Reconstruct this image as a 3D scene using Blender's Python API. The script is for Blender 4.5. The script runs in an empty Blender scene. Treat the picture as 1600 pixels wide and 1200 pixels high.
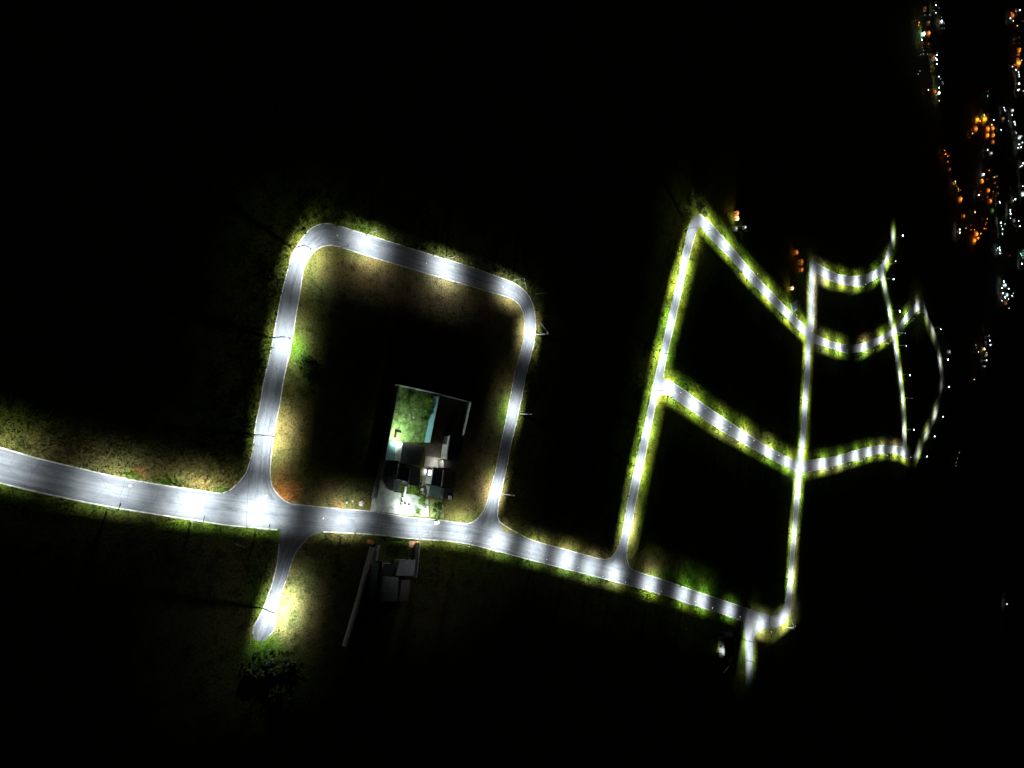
import bpy, bmesh, math, random
import numpy as np
from mathutils import Vector, Matrix, Quaternion

random.seed(7); rng = np.random.default_rng(7)
sc = bpy.context.scene
COL = sc.collection

# ------------------------------------------------------------------ camera
H, F, TH, RHO = 220.0, 1110.0, math.radians(43.0), math.radians(0.9)
cth, sth = math.cos(TH), math.sin(TH)
FWD = Vector((cth, 0, -sth)); UPW = Vector((sth, 0, cth)); LAT = Vector((0, 1, 0))
IR = UPW * math.cos(RHO) - LAT * math.sin(RHO)      # picture right
IU = LAT * math.cos(RHO) + UPW * math.sin(RHO)      # picture up
cam_d = bpy.data.cameras.new("camera"); cam = bpy.data.objects.new("camera", cam_d); COL.objects.link(cam)
M = Matrix((IR, IU, -FWD)).transposed().to_4x4(); M.translation = Vector((0, 0, H)); cam.matrix_world = M
cam_d.sensor_fit = 'HORIZONTAL'; cam_d.sensor_width = 36.0; cam_d.lens = 36.0 * F / 1600.0
cam_d.clip_start = 1.0; cam_d.clip_end = 60000.0
sc.camera = cam

def P(px, py, z=0.0):
    d = FWD * F + IR * (px - 800.0) + IU * (600.0 - py)
    t = (z - H) / d.z
    return Vector((d.x * t, d.y * t, z))
def PN(a, z=0.0):
    a = np.asarray(a, float)
    f, r, u = (np.array(v) for v in (FWD, IR, IU))
    d = f * F + np.outer(a[:, 0] - 800, r) + np.outer(600 - a[:, 1], u)
    t = (z - H) / d[:, 2]
    return d[:, :2] * t[:, None]
def proj(w):
    w = np.asarray(w, float) - np.array((0, 0, H))
    f, r, u = (np.array(v) for v in (FWD, IR, IU))
    dz = w @ f
    return np.stack([800 + F * (w @ r) / dz, 600 - F * (w @ u) / dz], 1)
def mpp(px, py):                      # metres across per pixel at a ground pixel
    p = P(px, py); return (p - Vector((0, 0, H))).dot(FWD) / F

# ------------------------------------------------------------------ helpers
def tag(o, label=None, cat=None, group=None, kind=None):
    if label: o['label'] = label
    if cat: o['category'] = cat
    if group: o['group'] = group
    if kind: o['kind'] = kind
    return o
def obj(name, bm, mats, parent=None, smooth=False):
    me = bpy.data.meshes.new(name)
    if isinstance(bm, bmesh.types.BMesh):
        bm.to_mesh(me); bm.free()
    else:
        me.from_pydata(*bm)
    for m in (mats if isinstance(mats, (list, tuple)) else [mats]): me.materials.append(m)
    if smooth: me.polygons.foreach_set('use_smooth', [True] * len(me.polygons))
    o = bpy.data.objects.new(name, me); COL.objects.link(o)
    if parent is not None: o.parent = parent
    return o
def empty(name, loc, rz=0.0):
    o = bpy.data.objects.new(name, None); COL.objects.link(o); o.location = loc; o.rotation_euler = (0, 0, rz)
    o.empty_display_size = 0.5
    return o
def box(bm, x0, x1, y0, y1, z0, z1, mi=0):
    vs = [bm.verts.new(v) for v in ((x0,y0,z0),(x1,y0,z0),(x1,y1,z0),(x0,y1,z0),(x0,y0,z1),(x1,y0,z1),(x1,y1,z1),(x0,y1,z1))]
    for f in ((3,2,1,0),(4,5,6,7),(0,1,5,4),(1,2,6,5),(2,3,7,6),(3,0,4,7)):
        bm.faces.new([vs[i] for i in f]).material_index = mi
def prism(bm, pts, z0, z1, mi=0, z1s=None):
    n = len(pts)
    a = sum(pts[i][0]*pts[(i+1)%n][1]-pts[(i+1)%n][0]*pts[i][1] for i in range(n))
    idx = list(range(n)) if a > 0 else list(range(n))[::-1]
    lo = [bm.verts.new((pts[i][0], pts[i][1], z0)) for i in idx]
    hi = [bm.verts.new((pts[i][0], pts[i][1], (z1s[i] if z1s else z1))) for i in idx]
    bm.faces.new(hi).material_index = mi; bm.faces.new(lo[::-1]).material_index = mi
    for i in range(n):
        bm.faces.new((lo[i], lo[(i+1)%n], hi[(i+1)%n], hi[i])).material_index = mi
def tube(bm, pts, rads, seg=8, mi=0):
    pts = [Vector(p) for p in pts]; rings = []
    for i, p in enumerate(pts):
        t = (pts[min(i+1, len(pts)-1)] - pts[max(i-1, 0)]).normalized()
        a = Vector((0, 0, 1)) if abs(t.z) < 0.9 else Vector((1, 0, 0))
        u = t.cross(a).normalized(); v = t.cross(u)
        rings.append([bm.verts.new(p + (u*math.cos(k*2*math.pi/seg) + v*math.sin(k*2*math.pi/seg))*rads[i]) for k in range(seg)])
    for a, b in zip(rings, rings[1:]):
        for k in range(seg):
            bm.faces.new((a[k], a[(k+1)%seg], b[(k+1)%seg], b[k])).material_index = mi
    bm.faces.new(rings[0][::-1]).material_index = mi; bm.faces.new(rings[-1]).material_index = mi

def catmull(pts, step=6.0):
    pts = [np.array(p, float) for p in pts]; out = []
    for i in range(len(pts)-1):
        p0, p1, p2, p3 = pts[max(i-1,0)], pts[i], pts[i+1], pts[min(i+2,len(pts)-1)]
        n = max(1, int(np.linalg.norm(p2-p1)/step))
        for k in range(n):
            t = k/n
            # centripetal-ish: damp tangents
            m1, m2 = (p2-p0)*0.42, (p3-p1)*0.42
            L = np.linalg.norm(p2-p1)
            for m in (m1, m2):
                l = np.linalg.norm(m)
                if l > L: m *= L/l
            h = (2*t**3-3*t**2+1, t**3-2*t**2+t, -2*t**3+3*t**2, t**3-t**2)
            out.append(h[0]*p1+h[1]*m1+h[2]*p2+h[3]*m2)
    out.append(pts[-1]); return np.array(out)
def resample(a, n):
    d = np.r_[0, np.cumsum(np.linalg.norm(np.diff(a, axis=0), axis=1))]
    s = np.linspace(0, d[-1], n)
    return np.stack([np.interp(s, d, a[:, k]) for k in range(a.shape[1])], 1)

# ------------------------------------------------------------------ materials
def mat(name):
    m = bpy.data.materials.new(name); m.use_nodes = True
    nt = m.node_tree; b = nt.nodes['Principled BSDF']
    return m, nt, b
def N(nt, t, **kw):
    n = nt.nodes.new(t)
    for k, v in kw.items():
        if k in n.inputs.keys(): n.inputs[k].default_value = v
        else: setattr(n, k, v)
    return n
def ramp(nt, fac, stops):
    r = N(nt, 'ShaderNodeValToRGB'); e = r.color_ramp.elements
    while len(e) < len(stops): e.new(0.5)
    for el, (p, c) in zip(e, stops):
        el.position = p; el.color = (*c, 1) if len(c) == 3 else c
    nt.links.new(fac, r.inputs['Fac']); return r.outputs['Color']
def mixc(nt, typ, fac, a, b):
    n = N(nt, 'ShaderNodeMix', data_type='RGBA', blend_type=typ)
    for s, v in ((0, fac), (6, a), (7, b)):
        if hasattr(v, 'links'): nt.links.new(v, n.inputs[s])
        else: n.inputs[s].default_value = v if s == 0 else (*v, 1)
    return n.outputs[2]
def noise(nt, vec, scale, detail=4, rough=0.6):
    n = N(nt, 'ShaderNodeTexNoise', Scale=scale, Detail=detail, Roughness=rough)
    nt.links.new(vec, n.inputs['Vector']); return n.outputs['Fac']
def bump(nt, b, h, strength=0.4, dist=0.1):
    n = N(nt, 'ShaderNodeBump', Strength=strength, Distance=dist)
    nt.links.new(h, n.inputs['Height']); nt.links.new(n.outputs['Normal'], b.inputs['Normal'])
def pos(nt): return N(nt, 'ShaderNodeNewGeometry').outputs['Position']
def simple(name, c, rough=0.7, var=0.18, scale=2.0, metal=0.0, bmp=0.15, spec=0.3):
    m, nt, b = mat(name); p = pos(nt)
    f = noise(nt, p, scale, 5)
    lo = tuple(x*(1-var*1.6) for x in c); hi = tuple(min(1, x*(1+var)) for x in c)
    nt.links.new(ramp(nt, f, [(0.3, lo), (0.7, hi)]), b.inputs['Base Color'])
    b.inputs['Roughness'].default_value = rough; b.inputs['Metallic'].default_value = metal
    b.inputs['Specular IOR Level'].default_value = spec
    if bmp: bump(nt, b, f, bmp, 0.03)
    return m
def emit(name, c, s, sample=False):
    m, nt, b = mat(name)
    b.inputs['Base Color'].default_value = (0.6, 0.6, 0.6, 1)
    b.inputs['Emission Color'].default_value = (*c, 1); b.inputs['Emission Strength'].default_value = s
    m.cycles.emission_sampling = 'FRONT' if sample else 'NONE'
    return m

# ground: per-vertex turf colour (what grows there) broken up by noise
def turf(name, amp=1.0):
    m, nt, b = mat(name); p = pos(nt)
    at = N(nt, 'ShaderNodeAttribute', attribute_name='turf').outputs['Color']
    f1 = noise(nt, p, 0.22, 6, 0.65); f2 = noise(nt, p, 1.3, 5, 0.7); f3 = noise(nt, p, 0.05, 3, 0.5)
    c = mixc(nt, 'MULTIPLY', 1.0, at, ramp(nt, f1, [(0.32, (.34, .4, .32)), (0.52, (1, 1, 1)), (0.72, (1.0, .9, .62))]))
    c = mixc(nt, 'MULTIPLY', 1.0, c, ramp(nt, f2, [(0.33, (.16, .19, .13)), (0.5, (.85, .85, .82)), (0.68, (1.0, 1.0, 1.0))]))
    c = mixc(nt, 'MULTIPLY', 0.8, c, ramp(nt, f3, [(0.35, (.62, .8, .55)), (0.65, (1.0, .92, .82))]))
    nt.links.new(c, b.inputs['Base Color'])
    b.inputs['Roughness'].default_value = 0.95; b.inputs['Specular IOR Level'].default_value = 0.05
    bump(nt, b, f2, 1.0, 0.6)
    return m
M_turf = turf('turf'); M_blade = turf('blades')

def asphalt(name, c):
    m, nt, b = mat(name); p = pos(nt)
    uv = N(nt, 'ShaderNodeUVMap', uv_map='UVMap').outputs['UV']
    mp = N(nt, 'ShaderNodeMapping'); nt.links.new(uv, mp.inputs['Vector']); mp.inputs['Scale'].default_value = (14.0, 0.02, 1)
    st = noise(nt, mp.outputs['Vector'], 1.0, 4, 0.6)
    g = noise(nt, p, 0.16, 5, 0.6); fn = noise(nt, p, 9.0, 3, 0.7)
    col = mixc(nt, 'MULTIPLY', 1.0, c, ramp(nt, st, [(0.3, (.66, .67, .7)), (0.55, (1, 1, 1)), (0.75, (1.0, 1.0, 1.0))]))
    col = mixc(nt, 'MULTIPLY', 1.0, col, ramp(nt, g, [(0.3, (.72, .74, .78)), (0.6, (1, 1, 1))]))
    col = mixc(nt, 'MULTIPLY', 1.0, col, ramp(nt, fn, [(0.3, (.75, .75, .75)), (0.7, (1, 1, 1))]))
    sx_ = N(nt, 'ShaderNodeSeparateXYZ'); nt.links.new(uv, sx_.inputs[0])
    sn = N(nt, 'ShaderNodeMath', operation='SINE'); ml_ = N(nt, 'ShaderNodeMath', operation='MULTIPLY'); nt.links.new(sx_.outputs[0], ml_.inputs[0]); ml_.inputs[1].default_value = 25.1
    nt.links.new(ml_.outputs[0], sn.inputs[0]); ad = N(nt, 'ShaderNodeMath', operation='MULTIPLY_ADD'); nt.links.new(sn.outputs[0], ad.inputs[0]); ad.inputs[1].default_value = .5; ad.inputs[2].default_value = .5
    col = mixc(nt, 'MULTIPLY', .55, col, ramp(nt, ad.outputs[0], [(0.0, (.80, .80, .81)), (1.0, (1, 1, 1))]))
    mp2 = N(nt, 'ShaderNodeMapping'); nt.links.new(uv, mp2.inputs['Vector']); mp2.inputs['Scale'].default_value = (3.0, 0.09, 1)
    st2 = noise(nt, mp2.outputs['Vector'], 1.0, 5, 0.65)
    col = mixc(nt, 'MULTIPLY', 1.0, col, ramp(nt, st2, [(0.34, (.62, .63, .66)), (0.5, (.96, .96, .96)), (0.7, (1.0, 1.0, 1.0))]))
    vo = N(nt, 'ShaderNodeTexVoronoi', feature='DISTANCE_TO_EDGE', Scale=.16); wv = noise(nt, p, .8, 3); va = N(nt, 'ShaderNodeMix', data_type='VECTOR'); va.inputs[0].default_value = .05
    nt.links.new(p, vo.inputs['Vector'])
    col = mixc(nt, 'MULTIPLY', .8, col, ramp(nt, vo.outputs['Distance'], [(0.0, (.45, .45, .47)), (0.012, (1, 1, 1))]))
    nt.links.new(col, b.inputs['Base Color'])
    b.inputs['Roughness'].default_value = 0.75; b.inputs['Specular IOR Level'].default_value = 0.25
    bump(nt, b, fn, 0.3, 0.02)
    return m
M_road = asphalt('asphalt', (.156, .168, .188))
M_kerb = simple('kerb_concrete', (.40, .40, .375), .85, .4, 0.5)
M_conc = simple('concrete', (.42, .44, .42), .85, .25, 0.5)
M_pole = simple('galvanised_steel', (.24, .24, .24), .55, .15, 3, .3)
M_polec = simple('pole_concrete', (.34, .33, .31), .8, .2, 2)
M_lum = simple('luminaire_grey', (.30, .31, .32), .45, .1, 4, .3)
M_wire = simple('wire_black', (.02, .02, .02), .6, .1)
M_lens = emit('led_lens', (.86, 1.0, .95), 14)
M_wall = simple('render_white', (.62, .64, .62), .85, .16, 1.0)
M_wallteal = simple('render_blue', (.18, .36, .42), .85, .12, 1.0)
M_wallgrey = simple('render_grey', (.34, .33, .31), .9, .2, 0.8)
M_brick = simple('bare_brick', (.30, .19, .14), .9, .3, 3.0)
M_bark = simple('bark', (.14, .10, .07), .9, .3, 4.0)
M_door = simple('wood_door', (.20, .12, .07), .6, .2, 3)
M_frame = simple('window_frame', (.5, .5, .5), .5, .1)
M_glass = simple('dark_glass', (.03, .035, .04), .12, .1, 1, 0, 0, .6)
M_white = simple('painted_white', (.75, .75, .74), .5, .06)
M_dark = simple('dark_paint', (.025, .027, .03), .6, .2)
M_shadow = simple('shadow_black', (.006,.006,.007), .8, .2, 2, 0, 0, .1)  # near-black, keeps the lawn shadow shape dark under the floodlight
def tiles(name, c, scale, axis, rough=.85):
    m, nt, b = mat(name); p = pos(nt)
    w = N(nt, 'ShaderNodeTexWave', wave_type='BANDS', bands_direction=axis, Scale=scale, Distortion=0.6, Detail=2)
    nt.links.new(p, w.inputs['Vector']); f = noise(nt, p, 0.9, 5)
    col = mixc(nt, 'MULTIPLY', 1.0, c, ramp(nt, w.outputs['Fac'], [(0.2, (.55, .55, .55)), (0.6, (1, 1, 1))]))
    col = mixc(nt, 'MULTIPLY', 1.0, col, ramp(nt, f, [(0.3, (.6, .6, .6)), (0.7, (1, 1, 1))]))
    nt.links.new(col, b.inputs['Base Color']); b.inputs['Roughness'].default_value = rough
    bump(nt, b, w.outputs['Fac'], .6, .06)
    return m
M_roofgrey = tiles('fibre_cement_roof', (.33,.35,.37), 2.2, 'Y')
M_roofbrown = tiles('clay_roof', (.30,.24,.22), 2.0, 'X')
M_roofpale = tiles('pale_metal_roof', (.55, .60, .62), 1.6, 'Y', .5)
M_roofteal = tiles('translucent_roof', (.20, .33, .32), 1.8, 'Y', .5)
def leafm(name, c1, c2):
    m, nt, b = mat(name); p = pos(nt)
    oi = N(nt, 'ShaderNodeNewGeometry').outputs['Random Per Island']
    c = ramp(nt, oi, [(0.0, c1), (1.0, c2)])
    nt.links.new(c, b.inputs['Base Color']); b.inputs['Roughness'].default_value = .6
    b.inputs['Specular IOR Level'].default_value = .2
    return m
M_leaf = leafm('leaves_green', (.035, .085, .012), (.10, .21, .03))
M_leafb = leafm('leaves_light', (.10, .24, .015), (.24, .42, .04))
M_leafg = leafm('leaves_greyish', (.06, .10, .045), (.17, .22, .11))
M_orange = simple('orange_paint', (.62, .25, .07), .7, .12)

# ------------------------------------------------------------------ world and faint moon
w = bpy.data.worlds.new("World"); sc.world = w; w.use_nodes = True
nt = w.node_tree; bg = nt.nodes['Background']
sky = nt.nodes.new('ShaderNodeTexSky'); sky.sky_type = 'NISHITA'; sky.sun_disc = False
sky.sun_elevation = math.radians(50); sky.sun_rotation = math.radians(200)
nt.links.new(sky.outputs['Color'], bg.inputs['Color']); bg.inputs['Strength'].default_value = 0.00006
sl = bpy.data.lights.new('moon', 'SUN'); sl.energy = 0.006; sl.angle = math.radians(0.5); sl.color = (1, .97, .92)
so = bpy.data.objects.new('moon', sl); COL.objects.link(so)
az, el = math.radians(200), math.radians(50)
sd = Vector((math.sin(az)*math.cos(el), math.cos(az)*math.cos(el), math.sin(el)))
so.rotation_euler = (-sd).to_track_quat('-Z', 'Y').to_euler(); so.location = (0, 0, 300)

# ------------------------------------------------------------------ road edges, traced on the photograph and laid on the ground plane
R = {}
R['main'] = ([(-70,684),(0,700),(56,716),(131,734),(188,747),(244,757),(300,765.5),(345,771),(400,778),(467,788),(524,794),(580,798.5),(640,808),(687,812),(735,818),(780,828),(827,842.5),(884,859),(940,874),(985,890),(1029,904),(1081,922),(1120,935),(1171,952),(1210,963)],
             [(-70,738),(0,754),(56,767.5),(131,783.5),(188,794),(244,803),(300,811.5),(355,820),(420,826),(467,828.5),(505,830.5),(580,834.5),(640,841),(696,844.5),(734,850),(771,859),(827,874),(884,888.5),(940,903),(978,913),(1029,927),(1081,944),(1120,956),(1158,969),(1208,981)])
R['loop'] = ([(346,772),(358,767),(371,756.5),(384,740),(391,720),(395,705),(400,662),(406,634),(412.5,596),(424,545),(435,485),(443,448),(449.5,423),(456,400),(467,380),(482,361),(495,352.5),(510,349.5),(526,352.5),(548,359.5),(576,368),(613,379.5),(675,399),(731,416),(787,436),(806,444.5),(821,456),(830.5,471),(835,489),(836.5,507),(834,536),(823,580),(815.5,617),(808,653),(801.5,680),(796,705),(791,732),(785,757),(780,780),(777.5,798),(779.5,815),(787,829)],
             [(455,789),(444,781),(434,772),(425,758),(422.5,738),(424.5,709),(431,662),(437,634),(443,596),(452,555),(456,535),(463.5,489),(470,451),(474,423),(480,408),(491,393),(504,385.5),(517.5,383.5),(533,387),(566,397.5),(604,409),(656,424.5),(712.5,441),(769,457.5),(797,466),(810,475),(817,488),(819,504),(816.5,536),(805,580),(797.5,617),(791,653),(785,680),(779,709),(774.5,732),(768,757),(761,782),(754,800),(744,812),(734,819)])
R['spur'] = ([(438,828),(436,850),(433,877),(426.5,906),(415,940),(405,963),(396,978),(394,990),(398,1000)],
             [(508,829),(480,842),(466,858),(457.5,874),(449,902),(440.5,924),(434.5,944.5),(431.5,963),(429,983),(421,993),(411,1003)])
R['long'] = ([(944,877),(954,872),(963,860),(971,839),(974.5,819),(981,780),(992,729),(1006,667),(1018.5,610),(1025.5,579),(1030,560),(1043.5,500),(1058,437),(1064.5,407),(1075,358),(1081,344),(1087,336.5)],
             [(990,893),(982,884),(979,866),(981,845),(987,819),(994,780),(1004.5,729),(1017,667),(1028,620),(1036,588),(1041,560),(1054.5,500),(1068.5,437),(1076,402),(1087.5,362),(1093,353),(1099,345)])
R['diag'] = ([(1084,340),(1092,334),(1105,344),(1124.5,365),(1150,394.5),(1186,437),(1200,451),(1237.5,490),(1256,508),(1266,518)],
             [(1087,352),(1094,353),(1099,359.5),(1120,383),(1143,405),(1165,432.5),(1200,468.5),(1228,496),(1252,520),(1260,528)])
R['lower'] = ([(1034,590),(1042,593),(1065,607),(1091,626),(1119,645.5),(1157,671),(1194,695),(1237.5,718),(1250,721)],
              [(1028,619),(1042,616.5),(1072.5,636),(1100.5,655),(1125,671.5),(1157,690),(1194,711.5),(1222.5,727),(1246,739)])
R['cross'] = ([(1267,412),(1264.5,424),(1264,471),(1263,509),(1259,540),(1258,565),(1257,587),(1254,624),(1252.5,656),(1249.5,690),(1245.5,720),(1244,746),(1243,765),(1240.5,796),(1237,845),(1233,884),(1229.5,925),(1225,945),(1216,959),(1204,964)],
              [(1274,416),(1272,428),(1271.5,471),(1271,512),(1267,540),(1266,565),(1265,587),(1262,624),(1260.5,656),(1258,690),(1254.5,720),(1252.5,746),(1251,765),(1247.5,796),(1243,845),(1239,884),(1236.5,935),(1233,958),(1226,973),(1208,983)])
R['bowl'] = ([(1246,722),(1264,719.5),(1303,713.5),(1340,703),(1365,697.5),(1388,696),(1410,699),(1422,707),(1431,712)],
             [(1246,738),(1262,737),(1303,728),(1340,717.5),(1365,710.5),(1388,707),(1405,709.5),(1415,716),(1429,721)])
R['middle'] = ([(1262,517),(1271,522),(1294,532.5),(1322,539),(1346,537),(1369,528),(1391,517),(1402,508.5),(1408,502),(1421,484),(1432,472.5),(1440,469)],
               [(1262,532),(1271,536),(1297,543.5),(1322,551),(1346,549),(1369,539.5),(1388,528),(1402,518.5),(1412,507.5),(1430,488),(1441,479),(1446,475)])
R['upper'] = ([(1267,408),(1275,411),(1294,422),(1312.5,429.5),(1335,432),(1354,428.5),(1369,420),(1378,410),(1387,390),(1392.5,374),(1392,357)],
              [(1266,420),(1275,425),(1294,437),(1316,444),(1339,447),(1359,441),(1374,430),(1381,421),(1389,403),(1397,383),(1397,358)])
R['east'] = ([(1371,423),(1375,435),(1380.5,452.5),(1386,480.5),(1391.5,512),(1399.5,559),(1404,587),(1408,624),(1410.5,662),(1409.5,703)],
             [(1381,420),(1381.5,435),(1385,452.5),(1390.5,480.5),(1396,512),(1404,559),(1408.5,587),(1412,624),(1414.5,662),(1415.5,703)])
R['outer'] = ([(1440,470),(1446,490),(1451.5,505),(1459,524),(1463,543),(1466.5,561),(1468.5,580),(1469.5,594),(1469,611),(1463.5,632),(1458.5,649),(1451,667.5),(1443.5,682.5),(1436,696),(1427,714)],
              [(1446,471),(1449.5,490),(1454.5,505),(1462,524),(1466,543),(1469.5,561),(1471.5,580),(1472.5,594),(1472,611),(1467,632),(1462,649),(1455,667.5),(1447.5,682.5),(1440,696),(1433,717)])
R['track'] = ([(1160,966),(1163,985),(1164.5,1000),(1165,1030),(1166,1070)],
              [(1206,980),(1188,985),(1180,994),(1177,1012),(1176,1030),(1176,1070)])
ROADPOLY = []; CENTRE = []
ROADLABEL = {'main':'main_road','loop':'loop_road','spur':'spur_road','track':'dirt_track'}
def strip(name, key, z):
    a, b = R[key]
    A = catmull(a); B = catmull(b); n = max(len(A), len(B))
    # pair the two edges: resample in world metres
    A = resample(PN(A), n); B = resample(PN(B), n)
    ROADPOLY.append(np.r_[A, B[::-1]])
    nc = 5
    V, Fc = [], []
    uvs = {}
    cen = (A+B)/2; CENTRE.append(cen); dist = np.r_[0, np.cumsum(np.linalg.norm(np.diff(cen, axis=0), axis=1))]
    for i in range(n):
        for k in range(nc):
            q = A[i]*(1-k/(nc-1)) + B[i]*k/(nc-1)
            uvs[len(V)] = (k/(nc-1), dist[i]); V.append((q[0], q[1], z))
    for i in range(n-1):
        for k in range(nc-1):
            v = i*nc+k; Fc.append((v, v+nc, v+nc+1, v+1))
    o = obj(name, (V, [], Fc), M_road)
    ul = o.data.uv_layers.new(name='UVMap')
    for l in o.data.loops: ul.data[l.index].uv = uvs[l.vertex_index]
    # faces up
    bm = bmesh.new(); bm.from_mesh(o.data); bmesh.ops.recalc_face_normals(bm, faces=bm.faces)
    if sum(f.normal.z for f in bm.faces) < 0: bmesh.ops.reverse_faces(bm, faces=bm.faces)
    bm.to_mesh(o.data); bm.free()
    tag(o, kind='structure'); return o
Z = 0.060
for i, (nm, key) in enumerate((('main_road','main'),('loop_road','loop'),('spur_road','spur'),('straight_road','long'),('diagonal_road','diag'),('diagonal_road','lower'),('cross_road','cross'),('curved_road','bowl'),('curved_road','middle'),('curved_road','upper'),('side_road','east'),('outer_road','outer'),('track','track'))):
    strip(nm, key, Z - 0.004*i)
ROADPOLY_W = ROADPOLY
def in_poly(pts, poly):
    x, y = pts[:, 0], pts[:, 1]; ins = np.zeros(len(pts), bool)
    bb = (x > poly[:,0].min()) & (x < poly[:,0].max()) & (y > poly[:,1].min()) & (y < poly[:,1].max())
    if not bb.any(): return ins
    X, Y = x[bb], y[bb]; r = np.zeros(len(X), bool); n = len(poly)
    for i in range(n):
        x1, y1 = poly[i]; x2, y2 = poly[(i+1) % n]
        if y1 == y2: continue
        c = ((y1 > Y) != (y2 > Y)) & (X < (x2-x1)*(Y-y1)/(y2-y1)+x1)
        r ^= c
    ins[bb] = r; return ins

# kerbs with gutter: each a continuous run, (points, outward side)
def kerb(pts, width=0.36, height=0.14):
    A = PN(catmull(pts)); n = len(A)
    T = np.gradient(A, axis=0); T /= np.linalg.norm(T, axis=1)[:, None] + 1e-9
    Nn = np.stack([-T[:,1], T[:,0]], 1)
    V, Fc = [], []
    prof = [(-width/2, 0.0), (-width/2, 0.075), (-0.02, 0.085), (0.03, height), (width/2, height), (width/2, 0.0)]
    return A, Nn, prof
def kerb_obj(pts, side):
    A, Nn, prof = kerb(pts); V, Fc = [], []
    for a, q in zip(A, Nn):
        for (o_, z_) in prof:
            p = a + q*side*(o_+0.1); V.append((p[0], p[1], z_))
    m = len(prof)
    for i in range(len(A)-1):
        for k in range(m-1):
            f = (i*m+k, i*m+k+1, (i+1)*m+k+1, (i+1)*m+k); Fc.append(f if side < 0 else f[::-1])
    o = obj('kerb', (V, [], Fc), M_kerb); return tag(o, kind='structure')
def cut(key, side, i0, i1): return R[key][side][i0:i1]
ml, mr = R['main']; ll, lr = R['loop']
KERBS = [
    (ml[:7] + [(332,770),(348,771)] + ll[1:-1] + ml[16:19] + R['long'][0][1:-1], 1),                 # outside of the loop and on along the straight road
    (lr[1:-1][::-1] + [(455,787)] + ml[9:14] + [(729,818.5),(744,812)], -1),          # round the block (closed)
    (mr[:9] + [(433,827.3)], -1), ([mr[10]] + mr[11:-1], -1),                                # lower side of the main road
    (R['spur'][0][1:-1], 1), (R['spur'][1][1:-1], -1),
    (R['long'][1][3:9] + R['lower'][1][1:-1], -1), (ml[20:-1] + R['cross'][0][3:-1][::-1], 1) ,
    (R['long'][1][3:0:-1] + [(991,892)] + ml[20:24], 1),
    (R['long'][1][9:-2], -1), (R['diag'][0][1:-1], 1), (R['diag'][1][2:-1], -1),
    (R['lower'][0][1:-1], 1), (R['cross'][0][1:3], 1), (R['cross'][1][1:4], -1),
    (R['cross'][0][5:10], 1), (R['cross'][1][5:10], -1), (R['cross'][0][12:-1], 1), (R['cross'][1][12:-1], -1),
    (R['bowl'][0][1:-2], 1), (R['bowl'][1][1:-1], -1), (R['middle'][0][1:6], 1), (R['middle'][1][1:7], -1), (R['middle'][0][8:], 1), (R['middle'][1][8:], -1),
    (R['upper'][0][1:-1], 1), (R['upper'][1][1:7], -1), (R['east'][0][1:5], 1), (R['east'][1][1:5], -1), (R['east'][0][5:-1], 1), (R['east'][1][5:-1], -1),
]
KERBS = [k for i, k in enumerate(KERBS) if i != 7]
for pts, s in KERBS: kerb_obj(pts, s)

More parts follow.
